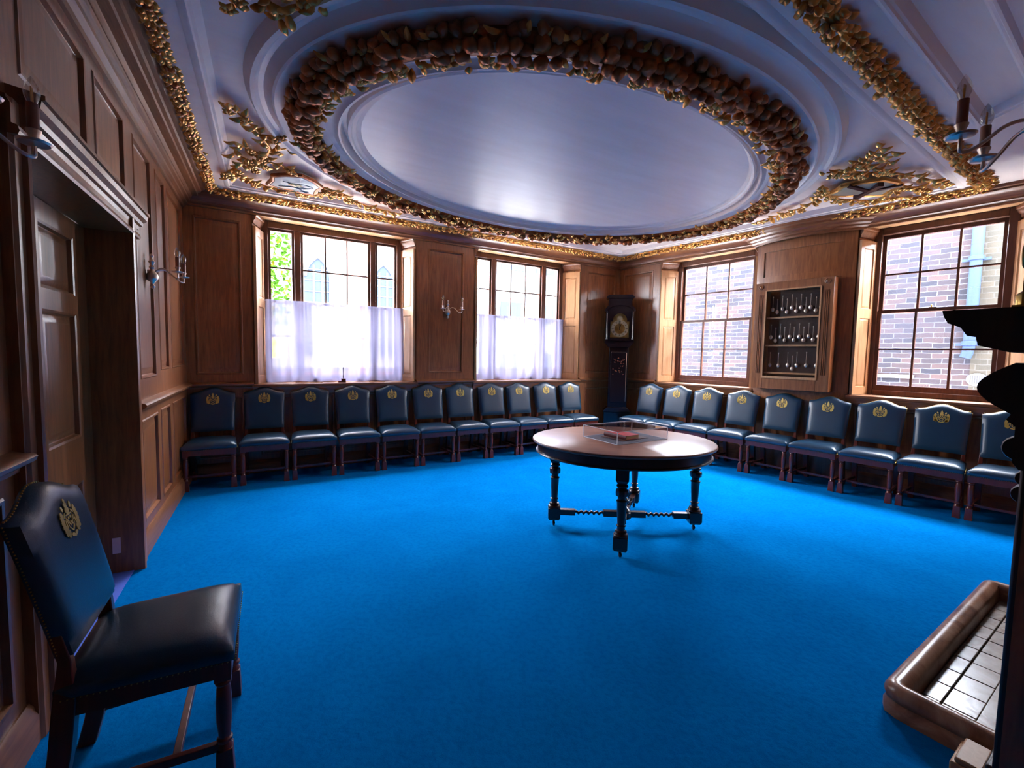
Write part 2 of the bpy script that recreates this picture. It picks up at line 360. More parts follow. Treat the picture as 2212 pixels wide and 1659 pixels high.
# cornices, dado, baseboards
strip('trim_1',WA,uA0,uA1,CORN,OAKH,kind='structure'); strip('trim_2',WB,uB0,-.27,CORN,OAKH,kind='structure'); strip('trim_3',WB,.92,uB1,CORN,OAKH,kind='structure')
strip('trim_4',WC,uC0,uC1,CORNC,OAKH,kind='structure')
mb=MB()
for a,b in ((uA0,W1[0]-.01),(W1[1]+.01,W2[0]-.01),(W2[1]+.01,uA1)): mb.sweep([(a,0),(b,0)],DADO)
tag(mb.build('trim_5',OAKH,None,WA,angle=30),kind='structure')
mb=MB()
for a,b in ((uB0,W3[0]-.01),(W4[1]+.01,uB1)): mb.sweep([(a,0),(b,0)],DADO)
tag(mb.build('trim_6',OAKH,None,WB,angle=30),kind='structure')
mb=MB()
for a,b in ((uC0,-1.62),(-.02,uC1)): mb.sweep([(a,0),(b,0)],DADO)
tag(mb.build('trim_7',OAKH,None,WC,angle=30),kind='structure')
strip('baseboard_back',WA,uA0,uA1,BASE,OAKH,kind='structure'); strip('baseboard_right',WB,uB0,uB1,BASE,OAKH,kind='structure')
mb=MB()
for a,b in ((uC0,-1.645),(-.04,uC1)): mb.sweep([(a,0),(b,0)],BASE)
tag(mb.build('baseboard_left',OAKH,None,WC,angle=30),kind='structure')

# floor
def poly_mesh(name,outer,holes,z,mat,M=None,kind='structure',thick=.1):
    loops=[[Vector((p[0],p[1],0)) for p in outer]]+[[Vector((p[0],p[1],0)) for p in h] for h in holes]
    flat=[p for l in loops for p in l]; tri=tessellate_polygon(loops)
    mb=MB(); mb.add([(p.x,p.y,z) for p in flat],[tuple(t) for t in tri]); mb.add([(p.x,p.y,z+thick) for p in flat],[tuple(t) for t in tri])
    o=mb.build(name,mat,None,M,smooth=False); return tag(o,kind=kind)
room=[pAC-Vector((0,0)),pAB,pBD,pCD]
cen=sum(room,Vector((0,0)))/4
big=[p+(p-cen).normalized()*.45 for p in room]
poly_mesh('floor',big,[],-.1,CARPET,thick=.1)

# ------------------------------------------------------------------ door
d=empty('door_1',WC,kind='structure')
u0,u1,zt=DO
mb=MB(); R=.17   # reveal lining
mb.box(u1,u1+.02,0,R+.03,0,zt+.02); mb.box(u0-.02,u0,0,R+.03,0,zt+.02); mb.box(u0-.02,u1+.02,0,R+.03,zt,zt+.02)
mb.build('jamb_lining',DOORW,d)
mb=MB()   # leaf with recessed raised panels, built from stiles and rails
lz=zt; ls=R
def rp(mb,a,b,c,e,y):
    rings=[(0,0),(.012,.004),(.018,.022),(.024,.024),(.06,.012),(.066,.012)]
    pts=[]
    for ins,off in rings: pts+=[(a+ins,y+off,c+ins),(b-ins,y+off,c+ins),(b-ins,y+off,e-ins),(a+ins,y+off,e-ins)]
    fs=[(r*4+k,r*4+(k+1)%4,(r+1)*4+(k+1)%4,(r+1)*4+k) for r in range(len(rings)-1) for k in range(4)]
    n=(len(rings)-1)*4; fs.append((n,n+1,n+2,n+3)); mb.add(pts,fs)
cols=[(u0+.15,-.96),(-.83,-.40)]; rows_=[(.17,.66),(.91,1.60),(1.70,2.02)]
us=[u0]+[x for c_ in cols for x in c_]+[u1]; zs=[.005]+[x for r in rows_ for x in r]+[zt-.003]
for i in range(len(us)-1):
    for j in range(len(zs)-1):
        a,b,c,e=us[i],us[i+1],zs[j],zs[j+1]
        if (a,b) in cols and (c,e) in rows_: rp(mb,a,b,c,e,ls)
        else: mb.add([(a,ls,c),(b,ls,c),(b,ls,e),(a,ls,e)],[(0,1,2,3)])
mb.add([(u0,ls+.045,0),(u1,ls+.045,0),(u1,ls+.045,zt),(u0,ls+.045,zt)],[(0,1,2,3)])
lf=mb.build('leaf',DOORW,d,angle=20)
mb=MB(); mb.box(u1-.006,u1,.06,.10,.13,.23); 
for z in (.15,.175,.21): mb.lathe([(.005,u1-.009),(.004,u1-.006)],8,(.072 if z!=.175 else .088,z),'x')
tag(mb.build('hinge',SILVER,d),'steel hinge plate')
ARP=[(0,0),(-.055,0),(-.06,.012),(-.055,.03),(-.04,.035),(-.04,.10),(-.03,.115),(-.03,.125),(0,.125)]
mb=MB()  # architrave around opening: prism legs + head
def arch_leg(x,sgn,k):
    poly=[(x+sgn*p[1]*k,p[0]) for p in ARP]   # (u, off)
    mb.prism(poly,0,zt+.12,axis='z')
arch_leg(u1,1,1.4); arch_leg(u0,-1,.68)
vs=[(z,) for z in ()]
hp=[(off,zt+w) for off,w in ARP]
mb.prism(hp,u0-.085,u1+.175,axis='x')
CR=[(0,2.19),(-.04,2.19),(-.045,2.21),(-.06,2.215),(-.065,2.235),(-.085,2.25),(-.09,2.275),(-.10,2.28),(-.10,2.295),(0,2.31)]
mb.prism(CR,u0-.0,u1+.23,axis='x')
mb.build('architrave',OAK,d,angle=30)
mb=MB(); mb.box(u0,u1,.0,R,-.02,.004); mb.build('threshold',LILAC,d)
mb=MB(); mb.box(u0-.1,u1+.1,.32,.36,0,2.3); mb.build('passage_back',HALL,d)

# ------------------------------------------------------------------ windows
SHT=2.81
def shutter(parent,M2,w,z0,z1):
    """leaf in local x 0..w, y 0..-.028 (room face at y=-.028)"""
    mb=MB(); zm=z0+(z1-z0)*.535
    rects=[(.055,w-.05,z0+.09,zm-.06),(.055,w-.05,zm+.05,z1-.09)]
    us=[0,.055,w-.05,w]; zs=[z0,z0+.09,zm-.06,zm+.05,z1-.09,z1]
    Y=-.03
    for i in range(3):
        for j in range(5):
            a,b,c,e=us[i],us[i+1],zs[j],zs[j+1]
            if i==1 and j in (1,3):
                rings=[(0,0),(.006,.010),(.010,.011),(.03,.004),(.033,.004)]
                pts=[]
                for ins,off in rings: pts+=[(a+ins,Y+off,c+ins),(b-ins,Y+off,c+ins),(b-ins,Y+off,e-ins),(a+ins,Y+off,e-ins)]
                fs=[(r*4+k,r*4+(k+1)%4,(r+1)*4+(k+1)%4,(r+1)*4+k) for r in range(4) for k in range(4)]
                fs.append((16,17,18,19)); mb.add(pts,fs)
            else: mb.add([(a,Y,c),(b,Y,c),(b,Y,e),(a,Y,e)],[(0,1,2,3)])
    mb.add([(0,Y,z0),(w,Y,z0),(w,0,z0),(0,0,z0),(0,Y,z1),(w,Y,z1),(w,0,z1),(0,0,z1)],[(0,3,2,1),(4,5,6,7),(1,2,6,5),(2,3,7,6),(3,0,4,7)])
    mb.build('shutter',PALE,parent,M2,angle=25)
def window(n,WM,u0,u1,kind,sl=.17,sr=.17,dep=.30):
    w=empty('window_%d'%n,WM,kind='structure'); z0,z1=SILL,HEAD
    a0,a1=u0+sl,u1-sr
    mb=MB(); t=.02
    # splayed linings
    mb.hexa([(u0,0,z0),(a0,dep,z0),(a0-t,dep,z0),(u0-t,0,z0),(u0,0,z1),(a0,dep,z1),(a0-t,dep,z1),(u0-t,0,z1)])
    mb.hexa([(u1,0,z0),(a1,dep,z0),(a1+t,dep,z0),(u1+t,0,z0),(u1,0,z1),(a1,dep,z1),(a1+t,dep,z1),(u1+t,0,z1)])
    mb.build('reveal_lining',OAK,w)
    mb=MB(); mb.hexa([(u0-t,0,z1),(u1+t,0,z1),(a1+t,dep,z1),(a0-t,dep,z1),(u0-t,0,z1+t),(u1+t,0,z1+t),(a1+t,dep,z1+t),(a0-t,dep,z1+t)])
    mb.hexa([(u0+.22,.05,z1-.006),(u1-.22,.05,z1-.006),(a1-.14,dep-.06,z1-.006),(a0+.14,dep-.06,z1-.006),(u0+.22,.05,z1),(u1-.22,.05,z1),(a1-.14,dep-.06,z1),(a0+.14,dep-.06,z1)])
    mb.build('soffit_board',PALE,w)
    # crown running round the top of the reveal
    cp=[(0,SHT+.03),(.012,SHT+.035),(.016,SHT+.06),(.035,SHT+.085),(.04,SHT+.11),(.05,SHT+.12),(.05,z1),(0,z1)]
    mb=MB(); mb.sweep([(u0,-.0),(a0,dep)],[(-x,z) for x,z in cp]); mb.sweep([(a1,dep),(u1,0)],[(-x,z) for x,z in cp]); mb.build('reveal_crown',OAKH,w,angle=30)
    mb=MB(); mb.hexa([(u0-.03,-.045,z0-.035),(u1+.03,-.045,z0-.035),(a1+.02,dep+.02,z0-.035),(a0-.02,dep+.02,z0-.035),(u0-.03,-.045,z0),(u1+.03,-.045,z0),(a1+.02,dep+.02,z0),(a0-.02,dep+.02,z0)])
    mb.build('sill',OAKH,w,bevel=.008)
    mb=MB(); mb.sweep([(u0-.02,0),(u1+.02,0)],[(0,z0-.12),(-.015,z0-.12),(-.02,z0-.08),(-.03,z0-.06),(-.035,z0-.035),(0,z0-.035)]); mb.build('apron',OAKH,w)
    # outer frame
    y0,y1=dep-.05,dep+.07; F=.065
    mb=MB(); mb.box(a0-.01,a0+F,y0,y1,z0,z1); mb.box(a1-F,a1+.01,y0,y1,z0,z1); mb.box(a0+F,a1-F,y0,y1,z1-F-.015,z1); mb.box(a0+F,a1-F,y0,y1,z0,z0+.06)
    mb.build('frame',FRAMEW,w,bevel=.006)
    if kind=='casement':
        A0,A1=a0+F,a1-F; m1=A0+.283; m2=A1-.283; MW=.07
        mb=MB(); 
        for m in (m1,m2): mb.box(m,m+MW,y0,y1,z0+.06,z1-F-.015) if m==m1 else mb.box(m-MW,m,y0,y1,z0+.06,z1-F-.015)
        mb.build('mullion',FRAMEW,w,bevel=.008)
        lights=[(A0,m1,1),(m1+MW,m2-MW,3),(m2,A1,1)]; zz0,zz1=z0+.06,z1-F-.015
        for (x0,x1,nc) in lights:
            mb=MB(); s=.028
            mb.box(x0,x0+s,y0+.03,y1-.01,zz0,zz1); mb.box(x1-s,x1,y0+.03,y1-.01,zz0,zz1); mb.box(x0+s,x1-s,y0+.03,y1-.01,zz1-s,zz1); mb.box(x0+s,x1-s,y0+.03,y1-.01,zz0,zz0+s)
            X0,X1,Z0,Z1=x0+s,x1-s,zz0+s,zz1-s
            for k in range(1,nc): 
                x=X0+(X1-X0)*k/nc; mb.box(x-.008,x+.008,y0+.045,y0+.075,Z0,Z1)
            for z in (1.60,2.01,2.42): mb.box(X0,X1,y0+.047,y0+.073,z-.008,z+.008)
            sash=mb.build('sash',FRAMEW,w)
            g=MB(); g.box(X0-.004,X1+.004,y0+.058,y0+.062,Z0-.004,Z1+.004); g.build('pane',GLASS,sash,smooth=False)
    else:
        A0,A1=a0+F,a1-F; zm=2.0; s=.034
        for (c,e,yy,top) in ((zm-.015,z1-F-.015,y0+.065,1),(z0+.06,zm+.02,y0+.015,0)):
            mb=MB(); mb.box(A0,A0+s,yy,yy+.04,c,e); mb.box(A1-s,A1,yy,yy+.04,c,e)
            bt=.04 if top else .035; bb=.035 if top else .06
            mb.box(A0+s,A1-s,yy,yy+.04,e-bt,e); mb.box(A0+s,A1-s,yy,yy+.04,c,c+bb)
            X0,X1,Z0,Z1=A0+s,A1-s,c+bb,e-bt
            for k in (1,2): x=X0+(X1-X0)*k/3; mb.box(x-.010,x+.010,yy+.003,yy+.034,Z0,Z1)
            z=(Z0+Z1)/2; mb.box(X0,X1,yy+.005,yy+.032,z-.009,z+.009)
            sash=mb.build('sash',FRAMEW,w)
            g=MB(); g.box(X0-.004,X1+.004,yy+.018,yy+.022,Z0-.004,Z1+.004); g.build('pane',GLASS,sash,smooth=False)
        mb=MB(); xm=(A0+A1)/2-.02; mb.box(xm-.03,xm+.03,y0+.02,y0+.05,zm+.02,zm+.028); mb.lathe([(.006,zm+.028),(.004,zm+.045),(.008,zm+.05),(.002,zm+.06)],8,(xm-.01,y0+.035)); mb.build('sash_catch',BRASS,w)
    # shutters lying against the splayed reveals
    L=math.hypot(sl,dep)*.90; al=math.atan2(dep,sl)
    # left: goes from (u0,0) to (a0,dep); room side = right/inside
    ML=T((u0+.004,-.01,0))@Rz(al); shutter(w,ML,L,z0+.004,SHT)
    L=math.hypot(sr,dep)*.90; al2=math.atan2(dep,-sr)
    # right: mirror -> local x from deep end to front
    MR=T((a1+ (u1-a1)*.08,dep*.92-.0,0))@Rz(al2+PI); shutter(w,MR@T((0,0,0)),L,z0+.004,SHT)
    # portal for sampling daylight
    pl=bpy.data.lights.new('window_daylight','AREA'); pl.shape='RECTANGLE'; pl.size=a1-a0-.1; pl.size_y=z1-z0-.1; pl.energy=1; pl.cycles.is_portal=True
    po=bpy.data.objects.new('window_daylight',pl); COL.objects.link(po); po.parent=w
    po.matrix_local=T(((a0+a1)/2,dep+.12,(z0+z1)/2))@Matrix.Rotation(-PI/2,4,'X')@Matrix.Rotation(0,4,'Z')
    return w
window(1,WA,*W1,'casement',.092,.116); window(2,WA,*W2,'casement',.05,.18); window(3,WB,*W3,'sash',.15,.09); window(4,WB,*W4,'sash',.09,.17)

# curtains and rods
def curtain(u0,u1,z0,z1,label,clabel,seed,pleats):
    r=MB(); r.tube([(u0-.02,.232,z1),(u1+.02,.232,z1)],.009,10); ro=r.build('curtain_rod',WHITE,None,WA); tag(ro,label,'curtain rod','half height curtain rods')
    rnd=random.Random(seed); n=220; rows=[1.0,.985,.96,.9,.75,.5,.3,.18,.175,.06,0]
    ph=[rnd.uniform(0,6.28) for _ in range(6)]; fr=[rnd.uniform(5,9),rnd.uniform(13,19),rnd.uniform(28,36),pleats]
    vs=[];fs=[];mi=[]
    for j,t in enumerate(rows):
        for i in range(n+1):
            s=i/n; x=u0+(u1-u0)*s
            am=.011+.022*(1-t)**.6
            y=sin(s*fr[0]*6.28/2+ph[0]+.8*(1-t))*am*.7+sin(s*fr[1]*6.28/2+ph[1]-1.2*(1-t))*am*.7+sin(s*fr[2]*3.14+ph[2])*am*.45*(.6+.4*t)
            y+=sin(s*fr[3]*6.28)*.004*max(0,(t-.55))*2
            x+=.014*(1-t)*sin(s*9+ph[3]+2*(1-t)); 
            vs.append((x,.205+y-.012*(t<.9),z0+(z1-z0+.012)*t+.004*sin(s*21+ph[4])*(1-t)))
    mb=MB()
    for j in range(len(rows)-1):
        mi_=1 if j>=7 or j==0 else 0
        mb.add([],[],0)
        for i in range(n): fs.append((j*(n+1)+i,(j+1)*(n+1)+i,(j+1)*(n+1)+i+1,j*(n+1)+i+1)); mi.append(mi_)
    mb.v=vs; mb.f=fs; mb.mi=mi
    o=mb.build('net_curtain',[NET,HEM],None,WA,angle=180); tag(o,clabel,'curtain','half height net curtains')
curtain(-2.13,-.48,1.04,2.015,'thin white rod across the wide left window','long white net half curtain of the window left of the wall sconce',3,34)
curtain(.60,2.30,1.04,2.015,'thin white rod across the window beside the tall clock','long white net half curtain of the window beside the tall clock',11,40)

# ------------------------------------------------------------------ ceiling (local frame of back wall: x=u, y=-v)
toA=WA.inverted()
rl=[(toA@Vector((p.x,p.y,0))).to_2d() for p in room]
rlb=[(toA@Vector((p.x,p.y,0))).to_2d() for p in big]
# main compartment (inner field edge) corners: near-left, back-left, back-right, near-right
def off_line(M,o): # line in A frame offset into the room
    a=toA@M@Vector((0,-o,0)); b=toA@M@Vector((1,-o,0)); return a.to_2d(),b.to_2d()
def isect(l1,l2):
    p,a=l1[0],l1[1]-l1[0]; q,b=l2[0],l2[1]-l2[0]; r=q-p; t=(r.x*-b.y+b.x*r.y)/(a.x*-b.y+b.x*a.y); return p+a*t
def beam(v0): return (Vector((0,-v0)),Vector((4,-(v0-4*.075))))
fC=off_line(WC,.43); fA=off_line(WA,.36); fB=off_line(WB,.36); fE=beam(4.50)
main=[isect(fE,fC),isect(fC,fA),isect(fA,fB),isect(fB,fE)]
sec=[Vector((-2.75,-5.02)),Vector((2.20,-4.68)),Vector((2.02,-5.0)),Vector((-2.75,-5.32))]
poly_mesh('ceiling',[tuple(p) for p in rlb],[[tuple(p) for p in main],[tuple(p) for p in sec]],HS,PLAST,WA,thick=.02)
o=poly_mesh('ceiling_field',[tuple(p) for p in rlb],[],HF+.04,PLAST,WA,thick=.05); o.name='ceiling_2'
mp=[(-.02,HS+.0),(0,HS-.012),(.012,HS-.012),(.018,HS),(.03,HS+.004),(.045,HS+.03),(.055,HF),(.07,HF+.005),(.075,HF+.04)]
def area(P): return sum(P[i].x*P[(i+1)%len(P)].y-P[(i+1)%len(P)].x*P[i].y for i in range(len(P)))
def fieldm(name,P,prof):
    mb=MB(); mb.sweep([tuple(p) for p in P],prof,closed=True,inward=1 if area(P)>0 else -1); tag(mb.build(name,PLAST2,None,WA,angle=30),kind='structure')
fieldm('trim_8',main,[(a*1.3,z) for a,z in mp]); fieldm('trim_9',sec,mp)
# field plaster at HF inside main with oval hole; oval ring
CU,CV,PH=.31,2.44,math.radians(4)
def ell(a,b,th): 
    x,y=a*cos(th),b*sin(th); return (CU+x*cos(PH)-y*sin(PH),-CV+x*sin(PH)+y*cos(PH))
ring=[(2.58,2.00,HF),(2.56,1.98,3.10),(2.545,1.965,3.075),(2.52,1.945,3.075),(2.50,1.925,3.095),(2.47,1.89,3.10),(2.44,1.85,3.08),(2.425,1.83,3.05),(2.41,1.815,3.045),(2.39,1.80,3.055),(2.35,1.76,3.065),
 (2.20,1.58,3.05),(2.16,1.54,3.03),(2.14,1.52,3.015),(2.12,1.505,3.02),(2.10,1.49,3.04),(2.06,1.465,3.045),(2.03,1.445,3.03),(2.015,1.435,3.01),(2.00,1.425,3.01),(1.985,1.415,3.09),(1.955,1.40,3.09),(1.945,1.395,3.035),(1.925,1.385,3.03),(1.915,1.38,3.045),(1.89,1.37,3.05),(1.88,1.365,3.065),(1.85,1.355,3.075)]
NS=160
hole=[ell(2.58,2.00,2*PI*k/NS) for k in range(NS)]
loopm=[Vector((p.x,p.y,0)) for p in main]; lh=[Vector((p[0],p[1],0)) for p in hole]
tri=tessellate_polygon([loopm,lh]); mb=MB(); fl=loopm+lh; mb.add([(p.x,p.y,HF) for p in fl],[tuple(t) for t in tri])
o=mb.build('ceiling_3',PLAST,None,WA,smooth=False); tag(o,kind='structure')
mb=MB(); vs=[];fs=[]
for (a,b,z) in ring:
    for k in range(NS): p=ell(a,b,2*PI*k/NS); vs.append((p[0],p[1],z))
for i in range(len(ring)-1):
    for k in range(NS): k2=(k+1)%NS; fs.append((i*NS+k,i*NS+k2,(i+1)*NS+k2,(i+1)*NS+k))
mb.add(vs,fs); tag(mb.build('trim_10',PLAST2,None,WA,angle=35),kind='structure')
mb=MB(); n=NS; vs=[(*ell(1.85,1.355,2*PI*k/NS),3.075) for k in range(NS)]; mb.add(vs,[tuple(range(NS))]); tag(mb.build('ceiling_4',PANELP,None,WA,smooth=False),kind='structure')
# sec field
mb=MB(); mb.add([(p.x,p.y,HF) for p in sec],[(0,1,2,3)]); tag(mb.build('ceiling_5',PLAST,None,WA,smooth=False),kind='structure')

# wreath: gilded fruit and leaves round the oval
rnd=random.Random(5)
wr=empty('oval_wreath',WA@T((CU,-CV,3.05)),'large gilded oval wreath of fruit and leaves on the ceiling','ceiling wreath')
inv=T((-CU,CV,-3.05))
def wpt(t,th,z): # t 0 inner..1 outer
    a=2.17+.13*t; b=1.55+.15*t; p=ell(a,b,th); return Vector((p[0]-CU,p[1]+CV,z-3.05))
fr=MB(); lv=MB(); core=MB()
core.tube([wpt(.5,2*PI*k/120,3.035) for k in range(120)],.07,8,closed=True)
core.build('wreath_core',GOLDF,wr)
N=185
for k in range(N):
    th=2*PI*(k+rnd.uniform(-.2,.2))/N
    for t,z,r0 in ((1.15,3.02,.036),(.80,2.975,.042),(.45,2.95,.036)):
        if rnd.random()<.12: continue
        r=r0*rnd.uniform(.8,1.25); p=wpt(t+rnd.uniform(-.12,.12),th+rnd.uniform(-.004,.004),z+rnd.uniform(-.012,.014))
        Mr=Matrix.Rotation(rnd.uniform(0,6.28),3,'Z')@Matrix.Rotation(rnd.uniform(-.7,.7),3,'X')
        fr.blob(p,(r*1.15,r*.9,r*.8),8,6,0,Mr,.35,k*3+t)
    for q in range(2):
        t=rnd.uniform(-.25,.45); th2=th+rnd.uniform(-.012,.012); p=wpt(t,th2,2.975+rnd.uniform(-.02,.03)); c=Vector((cos(th),sin(th)*.72,0)).normalized()
        tang=Vector((-c.y,c.x,0)); d=(-c*rnd.uniform(.3,1)+tang*rnd.uniform(-1,1)+Vector((0,0,rnd.uniform(-.5,.2))))
        lv.leaf(p,d,Vector((0,0,-1))+c*rnd.uniform(-.4,.4),rnd.uniform(.055,.09),rnd.uniform(.035,.05),.35,lobes=rnd.random()<.5)
    if rnd.random()<.5:
        t=rnd.uniform(.8,1.15); c=Vector((cos(th),sin(th)*.72,0)).normalized()
        lv.leaf(wpt(t,th,3.01),c*rnd.uniform(.2,1)+Vector((-c.y,c.x,0))*rnd.uniform(-1,1),Vector((0,0,-1)),rnd.uniform(.07,.10),.04,.3)
    if k%4==0: # blossom
        p=wpt(rnd.uniform(0,.25),th,2.95)
        for m in range(6):
            a=m*PI/3; lv.leaf(p,(cos(a),sin(a),-.2),(0,0,-1),.05,.04,.4)
        fr.blob(p,.016,6,4)
tag(fr.build('fruit_band',GOLDF,wr,angle=60),kind='stuff'); tag(lv.build('leaf_edging',GOLD,wr,angle=60),kind='stuff')

# straight garlands on the ribs
def garland(name,pts,width,z,label,step=.06):
    P=[Vector(p) for p in pts]; t=(P[1]-P[0]); L=t.length; t.normalize(); nrm=Vector((-t.y,t.x)); g=empty('ceiling_garland',WA@T((P[0].x,P[0].y,z)),label,'garland','gilded garlands on the ceiling ribs')
    lv=MB(); fr=MB(); n=int(L/step)
    lv.tube([(t.x*L*i/20,t.y*L*i/20,.01) for i in range(21)],width*.22,6)
    for i in range(n):
        s=(i+.5)*step
        for side in (-1,1):
            for lay in (0,1,2):
                b=Vector((t.x*s,t.y*s,0))+Vector((nrm.x,nrm.y,0))*side*width*(.05+.17*lay)*rnd.uniform(.7,1.2)+Vector((t.x,t.y,0))*rnd.uniform(-.3,.3)*step
                d=Vector((t.x,t.y,0))*rnd.uniform(.4,1)+Vector((nrm.x,nrm.y,0))*side*rnd.uniform(.1,.7)+Vector((0,0,rnd.uniform(-.25,.1)))
                lv.leaf((b.x,b.y,-.035+.015*lay+rnd.uniform(-.012,.01)),d,(0,0,-1),width*rnd.uniform(.42,.6),width*rnd.uniform(.3,.42),.4,lobes=rnd.random()<.4)
        if i%3==0:
            b=Vector((t.x*s,t.y*s,0)); 
            for m in range(3): fr.blob((b.x+rnd.uniform(-.02,.02),b.y+rnd.uniform(-.02,.02),-.03),rnd.uniform(.014,.024),7,5,0,None,.2,i+m)
    tag(lv.build('leaves',GOLD,g,angle=60),kind='stuff'); tag(fr.build('berries',GOLDF,g),kind='stuff')
gC=off_line(WC,.28); gA=off_line(WA,.215); gB=off_line(WB,.225); gE=beam(4.66)
garland('g',(isect(gC,gE),isect(gC,gA)),.08,HS-.01,'gilded leaf garland along the ceiling edge above the panelled door wall')
garland('g',(isect(gC,gA),isect(gA,gB)),.095,HS-.01,'gilded leaf garland along the ceiling edge above the curtained windows')
garland('g',(isect(gA,gB),isect(gB,gE)),.095,HS-.01,'gilded leaf garland along the ceiling edge above the brick-view windows')
garland('g',(isect(gC,gE)+Vector((-.0,0)),isect(gB,gE)),.125,HS-.01,'broad gilded leaf garland on the ceiling rib crossing near the fireplace',.075)

# corner sprays and cartouches
def spray(stems,label,hang=.05):
    c0=stems[0][0]; g=empty('corner_spray',WA@T((c0[0],-c0[1],HF)),label,'ceiling ornament','gilded corner sprays'); lv=MB(); st=MB(); fl=MB()
    for S in stems:
        P=[Vector((p[0]-c0[0],-(p[1]-c0[1]),-hang+.012*sin(i*2.1))) for i,p in enumerate(S)]
        Q=[]
        for i in range(len(P)-1):
            for k in range(5): Q.append(P[i].lerp(P[i+1],k/5))
        Q.append(P[-1]); st.tube(Q,[.012-.007*i/len(Q) for i in range(len(Q))],6)
        L=sum((Q[i+1]-Q[i]).length for i in range(len(Q)-1)); acc=0; nx=.0; side=1
        for i in range(len(Q)-1):
            seg=(Q[i+1]-Q[i]); tt=seg.normalized(); nn=Vector((-tt.y,tt.x,0)); acc+=seg.length
            while nx<acc:
                nx+=.042; side*=-1; p=Q[i]+seg*rnd.random()
                lv.leaf(p,tt*rnd.uniform(.3,1)+nn*side*rnd.uniform(.5,1.1)+Vector((0,0,rnd.uniform(-.6,.2))),(0,0,-1),rnd.uniform(.07,.105),rnd.uniform(.042,.06),.34)
                if rnd.random()<.22:
                    q=p+nn*side*.03+Vector((0,0,-.02)); 
                    for m in range(5): a=m*1.257; lv.leaf(q,(cos(a),sin(a),-.3),(0,0,-1),.045,.034,.4)
                    fl.blob(q,.014,6,4)
    st.build('stem',GOLD,g); tag(lv.build('leaves',GOLD,g,angle=60),kind='stuff'); tag(fl.build('buds',GOLDF,g),kind='stuff')
    return g
spray([[(-2.2,1.15),(-2.12,1.35),(-2.1,1.6),(-2.2,1.85),(-2.36,2.12)],[(-2.15,1.2),(-2.3,1.05),(-2.42,.85),(-2.44,.62)],[(-2.1,1.5),(-1.98,1.6)],[(-2.42,.8),(-2.25,.62),(-2.05,.55),(-1.8,.56),(-1.5,.60)],[(-1.62,.78),(-1.4,.66),(-1.1,.54),(-.75,.45)],[(-2.2,1.15),(-2.38,1.25)],[(-2.2,1.75),(-2.02,1.80)],[(-2.25,1.0),(-2.1,1.22),(-1.9,1.22)],[(-2.14,1.35),(-2.35,1.5)],[(-1.6,.85),(-1.35,.72)]],
  'gilded leaf spray round the pale shield in the ceiling corner above the door wall')
spray([[(2.35,3.85),(2.2,3.95),(2.1,4.1),(1.98,4.22)],[(2.35,3.85),(2.3,4.0),(2.15,4.2)],[(2.4,3.75),(2.6,3.98),(2.9,4.12),(3.2,4.15),(3.42,4.18)],[(3.15,3.9),(3.35,4.05),(3.55,3.95),(3.4,3.75)],[(2.5,3.55),(2.75,3.42),(2.95,3.2),(3.02,2.9),(3.1,2.57)],[(2.8,3.45),(3.05,3.45),(3.25,3.6),(3.4,3.75)],[(2.3,3.8),(2.2,3.7)],[(3.1,3.95),(3.3,3.8)],[(2.5,3.9),(2.25,3.8)],[(2.6,3.95),(2.4,4.1)]],
  'gilded leaf spray round the dark and cream shield in the ceiling corner by the fireplace')
spray([[(-2.2,3.9),(-2.25,3.6),(-2.3,3.3),(-2.28,3.18)],[(-2.2,3.9),(-2.05,3.6),(-2.02,3.35),(-2.1,3.2)],[(-2.05,3.6),(-1.9,3.5),(-1.95,3.4)],[(-2.22,3.7),(-2.12,3.4),(-2.16,3.25)]],'gilded leaf spray cut off by the top edge above the door wall')
